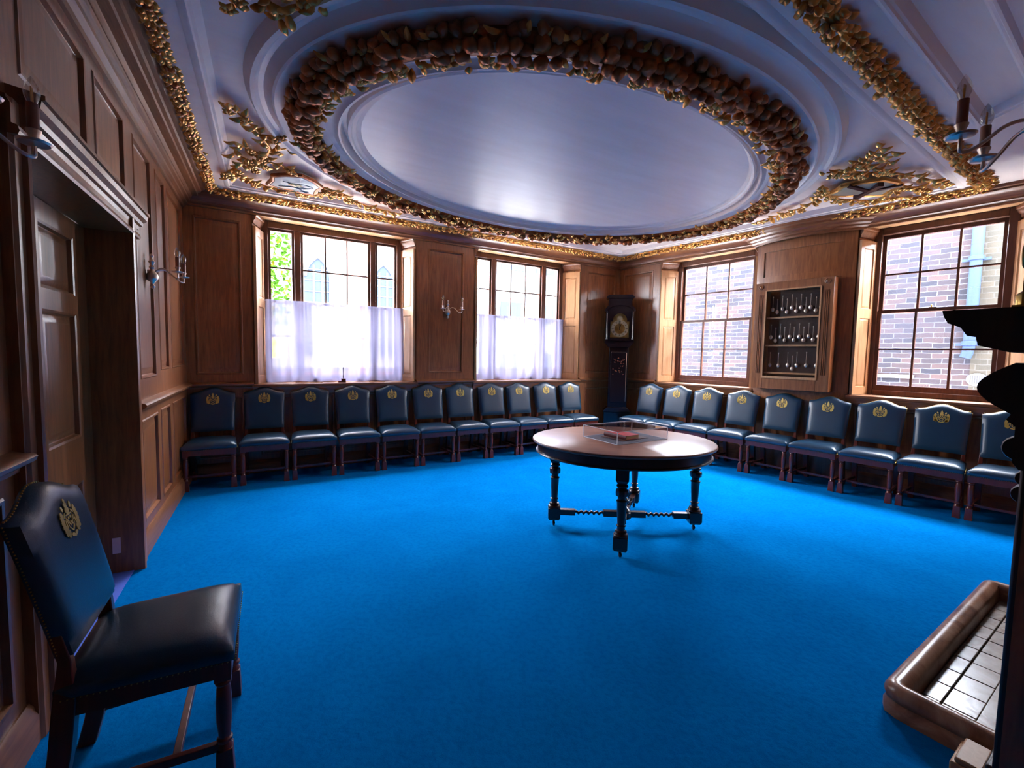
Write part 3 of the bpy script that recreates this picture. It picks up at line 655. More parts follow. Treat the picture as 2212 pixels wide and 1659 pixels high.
def cartouche(c,ang,w,h,kind,label):
    g=empty('ceiling_cartouche',WA@T((c[0],-c[1],HF-.03))@Rz(ang),label,'ceiling ornament')
    # shield outline, x right y down-ish; domed body
    out=[(-.5,.45),(-.2,.5),(0,.44),(.2,.5),(.5,.45),(.46,.1),(.5,-.15),(.3,-.38),(0,-.55),(-.3,-.38),(-.5,-.15),(-.46,.1)]
    P=[(x*w,y*h) for x,y in out]
    mb=MB(); n=len(P); vs=[(x,y,.0) for x,y in P]+[(x*.94,y*.94,-.045) for x,y in P]+[(x*.5,y*.5,-.065) for x,y in P]+[(0,0,-.07)]
    fs=[(i,(i+1)%n,(i+1)%n+n,i+n) for i in range(n)]+[(i+n,(i+1)%n+n,(i+1)%n+2*n,i+2*n) for i in range(n)]+[(i+2*n,(i+1)%n+2*n,3*n) for i in range(n)]
    mb.add(vs,fs); mb.build('shield',SHGR if kind=='pale' else SHWH,g,angle=50)
    if kind=='pale':
        mb=MB()
        for k in range(3):
            a=.3+k*.9; 
            mb.tube([(w*(-.36+.66*t)+.01*k,h*(.32-.2*k+.10*sin(t*6+k*2)),-.064-.008*sin(t*PI)) for t in [i/14 for i in range(15)]],.004,5)
        mb.tube([(w*(.12+.2*cos(t)),h*(-.2+.1*sin(t)),-.074) for t in [i*.42 for i in range(16)]],.0035,5)
        mb.build('scrollwork_line',SHLINE,g)
        mb=MB(); mb.blob((-.04*w,-.1*h,-.064),(.17*w,.11*h,.012),14,6); mb.build('gilt_boss',SHY,g)
    else:
        mb=MB(); mb.box(-.05*w,.05*w,-.5*h,.44*h,-.085,-.05)
        for sgn in (-1,1): mb.hexa([(0,-.02*h,-.083),(sgn*.46*w,-.22*h,-.06),(sgn*.46*w,-.34*h,-.06),(0,-.16*h,-.083),(0,-.02*h,-.05),(sgn*.46*w,-.22*h,-.04),(sgn*.46*w,-.34*h,-.04),(0,-.16*h,-.05)])
        mb.build('shield_bands',SHDK,g)
    mb=MB(); mb.tube([(x*1.05,y*1.05,-.03) for x,y in P],.020 if kind=='pale' else .024,8,closed=True); mb.build('scrolled_border',GOLD if kind!='pale' else GOLDF,g)
cartouche((-1.86,.86),math.radians(8),.42,.42,'pale','pale blue-white shield with scroll lines in the left ceiling corner')
cartouche((2.86,3.77),math.radians(-35),.50,.36,'dark','cream shield with dark red bands in the right ceiling corner')

# ------------------------------------------------------------------ bowed pier with spoon cabinet
NP=24; pu0,pu1=-.20,.875
def bow(u,d): s=(u-pu0)/(pu1-pu0); return -d*math.sin(PI*max(0,min(1,s)))**.8
mb=MB(); path=[(pu0+(pu1-pu0)*i/NP,bow(pu0+(pu1-pu0)*i/NP,.07)-.012) for i in range(NP+1)]
mb.sweep(path,[(-.0,0),(0,2.95),(.012,2.95),(.012,0)])
for a,b in ((pu0,pu0+.09),(pu1-.12,pu1)):
    pp=[(a+(b-a)*i/6,bow(a+(b-a)*i/6,.07)-.012) for i in range(7)]; mb.sweep(pp,[(0,1.06),(-.014,1.06),(-.014,2.93),(0,2.93)])
for z0,z1 in ((2.82,2.94),(2.42,2.50),(1.0,1.06)):
    mb.sweep(path,[(0,z0),(-.014,z0),(-.014,z1),(0,z1)])
tag(mb.build('wall_pier',OAK,None,WB,angle=30),kind='structure')
path=[(pu0-.06+(pu1-pu0+.12)*i/NP,bow(pu0+(pu1-pu0)*i/NP,.16)-.02) for i in range(NP+1)]
mb=MB(); mb.sweep([(path[0][0],.02)]+path+[(path[-1][0],.02)],[(0,2.92),(-.015,2.925),(-.02,2.945),(-.045,2.96),(-.05,2.975),(-.075,2.99),(-.085,3.01),(-.12,3.025),(-.125,3.045),(-.155,3.055),(-.16,3.085),(-.16,3.10),(0,3.10)])
tag(mb.build('trim_11',OAKH,None,WB,angle=30),kind='structure')
cb=empty('spoon_cabinet',WB@T((.305,-.08,1.05)),'glazed oak wall cabinet of silver spoons between the two brick-view windows','cabinet')
cw=.43; ch=1.35; yb=-.0; yf=-.14   # half width
ix0,ix1,iz0,iz1=-.295,.30,.145,1.245
mb=MB(); mb.box(-cw,ix0,yf,yb,0,ch); mb.box(ix1,cw,yf,yb,0,ch); mb.box(ix0,ix1,yf,yb,0,iz0); mb.box(ix0,ix1,yf,yb,iz1,ch)
mb.build('body',OAK,cb,bevel=.004)
mb=MB(); mb.box(ix0,ix1,-.012,-.002,iz0,iz1); mb.build('backboard',BLACKW,cb)
for sx in (-1,1):
    mb=MB()
    for k in range(3): x=sx*(.345+.018*k); mb.box(x-.004,x+.004,yf-.008,yf,.2,1.2)
    mb.build('reeding',OAK,cb)
    mb=MB(); mb.lathe([(.032,yf),(.032,yf-.008),(.024,yf-.012),(.02,yf-.006),(.008,yf-.012),(.001,yf-.014)],16,(sx*.365,1.30),'y'); mb.build('roundel',OAK,cb)
for z in (.905,.553,.205):
    mb=MB(); mb.box(ix0,ix1,-.10,-.012,z-.010,z+.010); mb.build('shelf',PALE,cb)
mb=MB(); mb.box(ix0-.01,ix1+.01,yf-.012,yf+.004,iz0-.01,iz0+.02); mb.box(ix0-.012,ix0+.004,yf-.012,yf,iz0,iz1); mb.box(ix1-.004,ix1+.012,yf-.012,yf,iz0,iz1); mb.box(ix0,ix1,yf-.012,yf,iz1-.004,iz1+.012); mb.build('glazing_bead',PALE,cb)
mb=MB(); mb.box(ix0,ix1,yf+.012,yf+.015,iz0,iz1); mb.build('pane',GLASS,cb,smooth=False)
def make_spoon():
    mb=MB(); mb.blob((0,0,0),(.021,.008,.027),12,8)
    mb.tube([(0,0,.024),(0,-.002,.06),(0,0,.12),(0,0,.150)],[.0035,.0028,.0028,.003],6)
    mb.blob((0,0,.156),(.0065,.0065,.010),8,6); return mb.mesh('spoon',SILVER)
spm=make_spoon()
SP=[[(0.038,2.067),(0.091,2.033),(0.149,2.071),(0.202,2.029),(0.256,2.079),(0.307,2.034),(0.358,2.074),(0.412,2.03),(0.462,2.07),(0.518,2.027),(0.571,2.066)],
[(0.033,1.713),(0.089,1.669),(0.143,1.718),(0.193,1.671),(0.252,1.716),(0.3,1.674),(0.356,1.714),(0.406,1.672),(0.459,1.718),(0.507,1.675),(0.565,1.713)],
[(0.040,1.354),(0.139,1.35),(0.246,1.356),(0.298,1.313),(0.348,1.359),(0.451,1.36),(0.558,1.36)]]
ORD=['first','second','third','fourth','fifth','sixth','seventh','eighth','ninth','tenth','eleventh','twelfth']
for r,(row,rn) in enumerate(zip(SP,('top','middle','bottom'))):
    for k,(u,z) in enumerate(row):
        o=bpy.data.objects.new('silver_spoon',spm); COL.objects.link(o); o.matrix_world=WB@T((u+.012,-.115,z)); 
        pos='far left' if k==0 else ('far right' if k==len(row)-1 else ORD[k]+' from the left')
        tag(o,'silver spoon hanging in the %s row of the wall cabinet, %s'%(rn,pos),'spoon','silver spoons in the wall cabinet')

# ------------------------------------------------------------------ chairs
def make_chair():
    r=empty('dining_chair',Matrix.Identity(4))
    # seat cushion: y 0 (front) .. .43 ; top z about .48
    mb=MB(); n=18; vs=[];fs=[]
    def W(t): return .235-.03*t
    prof=[]
    for j in range(n+1):
        t=j/n
        for i in range(n+1):
            s=-1+2*i/n; e=(1-abs(s)**5)*(1-abs(2*t-1)**5); x=s*W(t)*(1-.012*(1-e)); 
            vs.append((x,t*.43,.452+.040*e**.55))
    for j in range(n):
        for i in range(n): a=j*(n+1)+i; fs.append((a,a+1,a+n+2,a+n+1))
    # skirt
    edge=[i for i in range(n+1)]+[(j*(n+1)+n) for j in range(1,n+1)]+[n*(n+1)+i for i in range(n-1,-1,-1)]+[j*(n+1) for j in range(n-1,0,-1)]
    m=len(edge); base=len(vs)
    for lvl,(g,z) in enumerate(((1.012,.444),(1.012,.415),(.99,.412))):
        for e in edge: x,y,_=vs[e]; vs.append((x*g,.215+(y-.215)*g,z))
    for k in range(m):
        k2=(k+1)%m; fs.append((edge[k],edge[k2],base+k2,base+k))
        for q in range(2): fs.append((base+q*m+k,base+q*m+k2,base+(q+1)*m+k2,base+(q+1)*m+k))
    fs.append(tuple(base+2*m+k for k in range(m)))
    mb.add(vs,fs); mb.build('seat_cushion',LEATHER,r,angle=180)
    # nail trim under the cushion
    mb=MB()
    for k in range(34): x=-.228+.456*k/33; mb.blob((x,-.006,.4135),.003,5,3)
    for sx in (-1,1):
        for k in range(1,30): t=k/30; mb.blob((sx*(W(t)+.003),t*.43,.4135),.0024,5,3)
    mb.build('nail_trim',BRASS,r)
    # seat rails
    mb=MB(); mb.box(-.215,.215,.005,.027,.355,.412); mb.box(-.19,.19,.405,.425,.35,.412)
    for sx in (-1,1): mb.hexa([(sx*.222,.02,.355),(sx*.2,.42,.355),(sx*.18,.42,.355),(sx*.2,.02,.355),(sx*.222,.02,.412),(sx*.2,.42,.412),(sx*.18,.42,.412),(sx*.2,.02,.412)])
    mb.build('seat_frame',MAH,r)
    # backrest
    mb=MB(); NX,NZ=16,16; vs=[];fs=[]
    def hw(t): return .196+.012*t
    def yc(z): return .405+(z-.52)*.20+ .06*max(0,z-.52)**2
    for side in (0,1):
        for j in range(NZ+1):
            t=j/NZ
            for i in range(NX+1):
                s=-1+2*i/NX; zt=.945+.055*(0.5+.5*cos(PI*min(1,abs(s)*1.08)))**1.1-.012*(abs(s)>.97)
                z=.535+(zt-.535)*t; e=max(0,(1-abs(s)**6)*(1-abs(2*t-1)**8)); x=s*hw(t)*(1-.01*(1-e))
                y=yc(z)+(-.020-.020*e**.5 if side==0 else .020+.004*e)
                vs.append((x,y,z))
    K=(NX+1)*(NZ+1)
    for j in range(NZ):
        for i in range(NX): a=j*(NX+1)+i; fs.append((a,a+1,a+NX+2,a+NX+1)); b=a+K; fs.append((b,b+NX+1,b+NX+2,b+1))
    for i in range(NX): a=i; fs.append((a,a+K,a+1+K,a+1)); a=NZ*(NX+1)+i; fs.append((a,a+1,a+1+K,a+K))
    for j in range(NZ): a=j*(NX+1); fs.append((a,a+NX+1,a+NX+1+K,a+K)); a+=NX; fs.append((a,a+K,a+NX+1+K,a+NX+1))
    mb.add(vs,fs); bk=mb.build('backrest',LEATHER,r,angle=60)
    mb=MB()
    for side in (-1,1):
        for k in range(40): z=.545+.39*k/39; mb.blob((side*(hw(k/39)+.001),yc(z)+.012,z),.0026,5,3)
    for k in range(1,34):
        s=-1+2*k/34; zt=.945+.055*(0.5+.5*cos(PI*min(1,abs(s)*1.08)))**1.1; mb.blob((s*.206,yc(zt)+.012,zt+.001),.0035,5,3)
    mb.build('back_nail_trim',BRASS,bk)
    # crest : relief on front of back
    mb=MB(); cz=.880
    tilt=math.atan(.23); yy=yc(cz)-.0425
    def P(x,z): return (x,yy+(z)*.235,cz+z)
    def disc(x,z,rx,rz,rot=0,n=12,th=.0022):
        vs=[];c,s_=cos(rot),sin(rot)
        for k in range(n):
            a=2*PI*k/n; px,pz=rx*cos(a),rz*sin(a); q=P(x+px*c-pz*s_,z+px*s_+pz*c); vs.append(q)
        vs2=[(v[0],v[1]-th,v[2]) for v in vs]; mb.add(vs+vs2,[tuple(range(n-1,-1,-1)),tuple(range(n,2*n))]+[(k,(k+1)%n,(k+1)%n+n,k+n) for k in range(n)])
    def bar(x0,z0,x1,z1,w):
        L=math.hypot(x1-x0,z1-z0); disc((x0+x1)/2,(z0+z1)/2,L/2,w/2,math.atan2(z1-z0,x1-x0),10)
    for sx in (-1,1):  # mantling
        for k in range(7):
            a=.75-k*.36; disc(sx*(.030+.020*cos(a)),-.004+.036*sin(a),.0125,.0080,sx*(a+.5),10)
        disc(sx*.052,-.004,.010,.006,sx*.6); disc(sx*.048,-.036,.009,.007,-sx*.7); disc(sx*.030,.038,.010,.006,sx*1.2)
        bar(sx*.030,.004,sx*.034,-.034,.007); bar(sx*.020,.024,sx*.036,.010,.007)
        disc(sx*.012,-.050,.011,.006,sx*.2); disc(sx*.034,-.046,.010,.005,-sx*.5)
    # shield rim with chevron zig-zag
    for a,b_ in (((-.024,.012),(-.020,-.022)),((.024,.012),(.020,-.022)),((-.020,-.022),(0,-.040)),((.020,-.022),(0,-.040)),((-.018,.004),(-.008,-.022)),((-.008,-.022),(0,-.006)),((0,-.006),(.008,-.022)),((.008,-.022),(.018,.004)),((-.022,.014),(.022,.014))): bar(*a,*b_,.0055)
    disc(0,.026,.014,.011); disc(0,.042,.009,.010); disc(0,.056,.006,.008); bar(-.012,.046,.012,.046,.006)
    disc(-.007,.004,.005,.005); disc(.007,.004,.005,.005); disc(0,-.055,.008,.005)
    mb.build('crest',CREST,bk,smooth=False)
    # back legs / posts
    for sx in (-1,1):
        mb=MB(); pts=[(.475,0),(.45,.10),(.425,.25),(.41,.40),(.408,.52),(.425,.60)]; w=.025
        vs=[];fs=[]
        for (y,z) in pts:
            w=.026 if z<.41 else .015
            vs+=[(sx*.183-w,y-w,z),(sx*.183+w*.8,y-w,z),(sx*.183+w*.8,y+w,z),(sx*.183-w,y+w,z)]
        for i in range(len(pts)-1):
            for k in range(4): fs.append((i*4+k,i*4+(k+1)%4,(i+1)*4+(k+1)%4,(i+1)*4+k))
        fs+=[(3,2,1,0),tuple(len(pts)*4-4+k for k in range(4))]; mb.add(vs,fs); mb.build('back_leg',MAH,r,bevel=.003)
        # front turned leg
        mb=MB(); x=sx*.203; y=.03; q=.024
        mb.box(x-q,x+q,y-q,y+q,.345,.41)
        mb.lathe([(.018,.345),(.024,.338),(.024,.330),(.017,.325),(.020,.315),(.0235,.27),(.022,.20),(.0175,.145),(.023,.140),(.023,.130),(.016,.126),(.021,.115),(.023,.105)],14,(x,y))
        mb.hexa([(x-.027,y-.027,0),(x+.027,y-.027,0),(x+.027,y+.027,0),(x-.027,y+.027,0),(x-.023,y-.023,.107),(x+.023,y-.023,.107),(x+.023,y+.023,.107),(x-.023,y+.023,.107)])
        mb.build('front_leg',MAH,r,bevel=.002)
        mb=MB(); mb.hexa([(sx*.203-.010,.04,.10),(sx*.203+.010,.04,.10),(sx*.185+.010,.44,.10),(sx*.185-.010,.44,.10),(sx*.203-.010,.04,.128),(sx*.203+.010,.04,.128),(sx*.185+.010,.44,.128),(sx*.185-.010,.44,.128)]); mb.build('side_stretcher',MAH,r,bevel=.002)
    mb=MB(); mb.box(-.187,.187,.150,.172,.102,.126); mb.build('cross_stretcher',MAH,r,bevel=.002)
    return r
ch0=make_chair()
def place_chair(M,label,group,first=[True]):
    if first[0]: c=ch0; first[0]=False
    else: c=copy_tree(ch0)
    c.matrix_world=M; tag(c,label,'chair',group)
place_chair(WC@T((-1.908,-.655,0))@Rz(0),'large foreground blue leather chair by the door at the left edge of the room','blue leather chairs')
nA=11
for k in range(nA):
    u=-2.655+.4865*k
    if k==0: lb='blue leather chair in the dark corner by the door wall, leftmost under the curtained windows'
    elif k==nA-1: lb='blue leather chair next to the tall clock, last of the row under the curtained windows'
    else: lb='blue leather crested chair under the curtained windows, %s from the left in that row'%ORD[k]
    place_chair(WA@T((u,-.535+random.uniform(-.008,.008),0))@Rz(random.uniform(-.02,.02)),lb,'blue leather chairs under the curtained windows')
nB=9
for k in range(nB):
    u=-1.94+.486*(k+.5)
    if k==0: lb='blue leather chair right of the tall clock, first of the row under the brick-view windows'
    elif k==nB-1: lb='blue leather chair partly hidden behind the chimneypiece at the right edge'
    else: lb='blue leather crested chair under the brick-view windows, %s from the clock in that row'%ORD[k]
    place_chair(WB@T((u,-.63+random.uniform(-.008,.008),0))@Rz(random.uniform(-.02,.02)),lb,'blue leather chairs under the brick-view windows')

# ------------------------------------------------------------------ table
TC=Vector((.955,3.585)); tb=empty('round_table',T((TC.x,TC.y,0)),'round mahogany table with turned legs standing alone on the blue carpet','table')
R0=.735
OV=.86
def oval(mb): mb.v=[(x-.042,y*OV-.01,z) for x,y,z in mb.v]; return mb
mb=MB(); mb.lathe([(.0005,.722),(R0-.02,.722),(R0-.004,.728),(R0,.737),(R0-.004,.746),(R0-.012,.75),(.0005,.75)],96); oval(mb).build('tabletop',TOPW,tb,angle=30)
mb=MB(); mb.lathe([(R0-.06,.722),(R0-.045,.722),(R0-.045,.655),(R0-.032,.653),(R0-.028,.646),(R0-.032,.639),(R0-.05,.637),(R0-.06,.637)],96); oval(mb).build('apron',TURN,tb,angle=30)
legs=[(-.165,-.545),(-.582,.028),(.575,-.012),(.22,.50)]
def oct_lathe(mb,prof,x,y,rot): mb.lathe(prof,8,(x,y),rot=rot)
for i,(lx,ly) in enumerate(legs):
    a=math.atan2(ly,lx); mb=MB()
    c,s=cos(a),sin(a)
    def bx(w,z0,z1,w2=None):
        w2=w2 or w; q=[(-w,-w),(w,-w),(w,w),(-w,w)]; q2=[(-w2,-w2),(w2,-w2),(w2,w2),(-w2,w2)]
        mb.hexa([(lx+p*c-r_*s,ly+p*s+r_*c,z0) for p,r_ in q]+[(lx+p*c-r_*s,ly+p*s+r_*c,z1) for p,r_ in q2])
    K=1.42
    bx(.040,.055,.075,.050); bx(.050,.075,.155)
    mb.lathe([(r_*K,z_) for r_,z_ in [(.034,.155),(.038,.163),(.034,.173),(.026,.177),(.030,.187),(.028,.195),(.020,.201),(.019,.225),(.024,.229),(.024,.235),(.0185,.238),(.0225,.33),(.0245,.40),(.0275,.405),(.0275,.412),(.022,.416),(.020,.425),(.022,.44)]],18,(lx,ly))
    oct_lathe(mb,[(.030,.44),(.046,.448),(.048,.475),(.046,.488),(.030,.496)],lx,ly,a+PI/8)
    mb.lathe([(.024,.496),(.036,.505),(.042,.516),(.036,.527),(.026,.532)],18,(lx,ly))
    bx(.028,.532,.56,.045); bx(.045,.56,.64)
    mb.build('leg',TURN,tb,bevel=.002)
    # bracket under apron: corner block widening
    mb=MB(); mb.lathe([(.012,.064),(.014,.045),(.010,.040)],10,(lx,ly)); mb.lathe([(.016,-.009),(.019,0),(.016,.009)],14,(0,0),'x',rot=0,origin=(lx,ly,.0195)); mb.build('caster',BLACKW,tb)
    # stretcher to centre
    mb=MB(); L=math.hypot(lx,ly); z=.118
    def seg(t0,t1,w):
        q=[]
        for t in (t0,t1):
            for (p,h) in ((-w,-w*1.0),(w,-w*1.0),(w,w),(-w,w)): q.append((lx*t-p*s,ly*t+p*c,z+h))
        mb.add(q,[(0,3,2,1),(4,5,6,7),(0,1,5,4),(1,2,6,5),(2,3,7,6),(3,0,4,7)])
    seg(.08,.30,.023); seg(.70,.97,.023)
    path=[];n=110
    vs=[];fs=[];sg=10
    for k in range(n+1):
        t=.30+.40*k/n; ph=2*PI*k/n*5.5; rr=.0135
        cx,cy=lx*t,ly*t; ox=.007*cos(ph); oz=.007*sin(ph)
        for m in range(sg):
            aa=2*PI*m/sg; lo=rr*cos(aa)+ox; hi=rr*sin(aa)+oz; vs.append((cx-lo*s,cy+lo*c,z+hi))
    for k in range(n):
        for m in range(sg): m2=(m+1)%sg; fs.append((k*sg+m,k*sg+m2,(k+1)*sg+m2,(k+1)*sg+m))
    mb.add(vs,fs); mb.build('stretcher',TURN,tb,angle=50)
mb=MB(); mb.lathe([(.02,.085),(.055,.087),(.058,.095),(.052,.10),(.056,.112),(.056,.135),(.050,.142),(.052,.15),(.040,.165),(.026,.178),(.018,.185),(.016,.195),(.028,.205),(.040,.222),(.040,.238),(.026,.252),(.016,.26),(.014,.275),(.010,.305),(.013,.312),(.010,.322),(.003,.33)],20); mb.build('centre_finial',TURN,tb,angle=35)
# display case on the table
p0=Vector((.807,3.304)); ex=Vector((.480,.286)).normalized(); ey=Vector((-.202,.340)).normalized()
Mc=Matrix(((ex.x,ey.x,0,p0.x),(ex.y,ey.y,0,p0.y),(0,0,1,.7505),(0,0,0,1)))
dc=empty('display_case',Mc,'clear acrylic display case standing on the round table','display case')
cwx,cwy,chh=.559,.395,.095; t=.004
mb=MB(); mb.box(0,cwx,0,t,0,chh); mb.box(0,cwx,cwy-t,cwy,0,chh); mb.box(0,t,t,cwy-t,0,chh); mb.box(cwx-t,cwx,t,cwy-t,0,chh); mb.box(0,cwx,0,cwy,chh,chh+t); mb.build('cover',ACRYL,dc,smooth=False)
mb=MB(); e=.0022
for x in (0,cwx):
    for y in (0,cwy): mb.box(x-e,x+e,y-e,y+e,0,chh+t)
for z in (.003,chh+t-.001):
    for y in (0,cwy): mb.box(0,cwx,y-e,y+e,z-e,z+e)
    for x in (0,cwx): mb.box(x-e,x+e,0,cwy,z-e,z+e)
mb.build('polished_edges',EDGE,dc)
mb=MB(); mb.box(.008,cwx-.008,.008,cwy-.008,0,.006); mb.build('base_pad',PAD,dc)
# book
bk=empty('red_book',Mc@T((.18,.085,.0065))@Rz(.06),'closed red book with pale page edges lying in the acrylic case','book')
bl,bw,bh=.155,.235,.032   # x: short page edge side faces front; 
mb=MB(); mb.box(0,bl,0,bw,0,.003); mb.box(0,bl,0,bw,bh-.003,bh); mb.build('cover',BOOKR,bk,bevel=.001)
mb=MB(); mb.prism([(-.004+.006*0,0),(.002,0),(.002,bh),(-.004,bh),(-.009,bh*.75),(-.011,bh*.5),(-.009,bh*.25)],0,bw,axis='y'); mb.build('spine',SPINE,bk)
mb=MB(); mb.box(.002,bl-.004,.004,bw-.004,.003,bh-.003); mb.build('page_block',PAGES,bk)
o=MB().box(0,.30,0,.24,0,.004).build('mount_board',PADR,None,Mc@T((.13,.075,.0062))@Rz(.03)); tag(o,'thin brown board lying under the red book in the case','board')
bk.matrix_world=Mc@T((.18,.085,.0105))@Rz(.06)

# ------------------------------------------------------------------ longcase clock
cd=Vector((-.186,-.9825)); cpos=Vector((1.775,7.40))
Mk=Matrix(((-cd.y,-cd.x,0,cpos.x),(cd.x,-cd.y,0,cpos.y),(0,0,1,0),(0,0,0,1)))   # x right, y away from room, z up
ck=empty('longcase_clock',Mk,'tall dark longcase clock with arched brass dial in the room corner','clock')
mb=MB(); mb.box(-.23,.23,-.13,.13,0,.07); mb.box(-.215,.215,-.12,.12,.07,.50); mb.prism([(-.225,.50),(.225,.50),(.225,.52),(.165,.58),(-.165,.58),(-.225,.52)],-.125,.12,axis='y'); mb.build('base',LAQ,ck,bevel=.006)
mb=MB(); mb.box(-.155,.155,-.10,.11,.58,1.58); mb.build('trunk',LAQ,ck,bevel=.004)
mb=MB(); mb.box(-.125,.125,-.112,-.10,.66,1.50); dr=mb.build('trunk_door',LAQ,ck,bevel=.005)
mb=MB()
rk=random.Random(2)
for k in range(26):
    x=rk.uniform(-.09,.09); z=rk.uniform(1.16,1.42)-abs(x)*.4; mb.blob((x,-.113,z),(rk.uniform(.006,.022),.001,rk.uniform(.004,.012)),7,4,0,Matrix.Rotation(rk.uniform(-1,1),3,'Y'))
tag(mb.build('lacquer_ornament',LAQG,dr),'faded gilt lacquer figures')
mb=MB(); mb.tube([(.128,-.108,.68),(.128,-.108,1.49)],.003,6); mb.build('door_beading',SILVER,ck)
mb=MB(); mb.prism([(-.165,1.58),(.165,1.58),(.235,1.66),(.235,1.69),(-.235,1.69),(-.235,1.66)],-.14,.12,axis='y'); mb.build('shoulder_moulding',LAQ,ck)
# hood with arched aperture
hw_,hz0,hz1=.225,1.69,2.30
aw=.155; zs_=2.02   # aperture half width & springing
ap=[(-aw,1.735),(aw,1.735),(aw,zs_-.02),(.115,zs_-.02)]+[(.115*cos(a),zs_-.0+.115*sin(a)) for a in [PI*i/14 for i in range(0,15)]]+[(-.115,zs_-.02),(-aw,zs_-.02)]
outp=[(-hw_,hz0),(hw_,hz0),(hw_,hz1-.12)]+[(hw_*cos(a),hz1-.12+.11*sin(a)) for a in [PI*i/14 for i in range(1,14)]]+[(-hw_,hz1-.12)]
loops=[[Vector((x,z,0)) for x,z in outp],[Vector((x,z,0)) for x,z in ap]]; tri=tessellate_polygon(loops); fl=loops[0]+loops[1]
mb=MB(); nO,nI=len(outp),len(ap)
mb.add([(p.x,-.155,p.y) for p in fl],[tuple(t_) for t_ in tri]); mb.add([(p.x,-.135,p.y) for p in fl],[tuple(t_) for t_ in tri])
mb.add([(x,-.155,z) for x,z in outp]+[(x,.12,z) for x,z in outp],[(i,(i+1)%nO,(i+1)%nO+nO,i+nO) for i in range(nO)]+[tuple(range(nO,2*nO))])
mb.add([(x,-.155,z) for x,z in ap]+[(x,-.135,z) for x,z in ap],[(i,(i+1)%nI,(i+1)%nI+nI,i+nI) for i in range(nI)])
hd=mb.build('hood',LAQ,ck,angle=30)
for sx in (-1,1): mb=MB(); mb.lathe([(.016,1.70),(.018,1.715),(.012,1.725),(.011,2.14),(.015,2.15),(.018,2.165)],12,(sx*.205,-.165)); mb.build('hood_pillar',LAQ,ck)
for sx in (-1,1): mb=MB(); mb.tube([(sx*.205,-.178,1.74),(sx*.205,-.178,2.13)],.0022,5); mb.build('pillar_fillet',SILVER,ck)
mb=MB(); arc=[(.245*cos(a),2.17+.13*sin(a)) for a in [PI*i/20 for i in range(21)]]; arc2=[(.22*cos(a),2.15+.11*sin(a)) for a in [PI*i/20 for i in range(20,-1,-1)]]
mb.prism(arc+arc2,-.175,.12,axis='y'); mb.build('arched_cornice',LAQ,ck,angle=30)
mb=MB(); mb.box(-.19,.19,-.12,.12,2.26,2.38); mb.prism([(-.215,2.38),(.215,2.38),(.225,2.40),(.185,2.435),(-.185,2.435),(-.225,2.40)],-.15,.12,axis='y'); mb.build('caddy_top',LAQ,ck)
mb=MB(); dial=[(-.150,1.74),(.150,1.74),(.150,zs_-.02),(.113,zs_-.02)]+[(.113*cos(a),zs_+.113*sin(a)) for a in [PI*i/14 for i in range(15)]]+[(-.113,zs_-.02),(-.150,zs_-.02)]
mb.prism(dial,-.128,-.12,axis='y'); dl=mb.build('dial_plate',DIALC,ck,smooth=False)
def annulus(mb,r0,r1,cz,y,n=48,mi=0):
    vs=[(r*cos(2*PI*k/n),yy_,cz+r*sin(2*PI*k/n)) for yy_ in (y,y+.002) for r in (r0,r1) for k in range(n)]
    fs=[]
    for k in range(n):
        k2=(k+1)%n; fs.append((k,k2,n+k2,n+k)); fs.append((2*n+k,3*n+k,3*n+k2,2*n+k2)); fs.append((n+k,n+k2,3*n+k2,3*n+k)); fs.append((k,2*n+k,2*n+k2,k2))
    mb.add(vs,fs,mi)
dzc=1.885
mb=MB(); annulus(mb,.085,.138,dzc,-.132); mb.build('chapter_ring',DIAL,dl)
# roman numerals as engraved strokes
NUM=['XII','I','II','III','IIII','V','VI','VII','VIII','IX','X','XI']
mb=MB()
def stroke(a,x0,r0,x1,r1,w=.0018):
    # local: x tangential, r radial (outward up)
    def Pn(x,r): return (cos(a)*r+sin(a)*x*1.0, dzc+sin(a)*r-cos(a)*x)
    dx,dr=x1-x0,r1-r0; l=math.hypot(dx,dr); nx,nr=-dr/l*w,dx/l*w
    q=[Pn(x0+nx,r0+nr),Pn(x1+nx,r1+nr),Pn(x1-nx,r1-nr),Pn(x0-nx,r0-nr)]
    mb.add([(p[0],-.1335,p[1]) for p in q],[(0,1,2,3)])
for h in range(12):
    a=PI/2-h*PI/6; s_=NUM[h]; wd={'I':.006,'V':.013,'X':.013}; tot=sum(wd[c] for c in s_); x=-tot/2
    for c in s_:
        w_=wd[c]; m_=x+w_/2
        if c=='I': stroke(a,m_,.094,m_,.128)
        elif c=='V': stroke(a,x+.002,.128,m_,.094); stroke(a,m_,.094,x+w_-.002,.128,.001)
        else: stroke(a,x+.002,.128,x+w_-.002,.094); stroke(a,x+.002,.094,x+w_-.002,.128,.001)
        x+=w_
mb.build('numeral',BLACK,dl,smooth=False)
mb=MB()
def hand(deg,L,w): 
    a=math.radians(90-deg); c,s_=cos(a),sin(a); q=[(-.02,-w),(L*.7,-w*1.4),(L,0),(L*.7,w*1.4),(-.02,w)]
    mb.prism([(c*x-s_*y,dzc+s_*x+c*y) for x,y in q],-.139,-.136,axis='y')
hand(12,.075,.004); mb.build('hour_hand',BLACK,dl); mb=MB(); hand(352,.115,.0025); mb.build('minute_hand',BLACK,dl)
mb=MB(); annulus(mb,.0,.045,2.045,-.132); mb.build('arch_roundel',DIAL,dl)
mb=MB(); mb.prism([(x*1.0,z) for x,z in ap],-.150,-.148,axis='y'); mb.build('hood_glass',GLASS,hd,smooth=False)

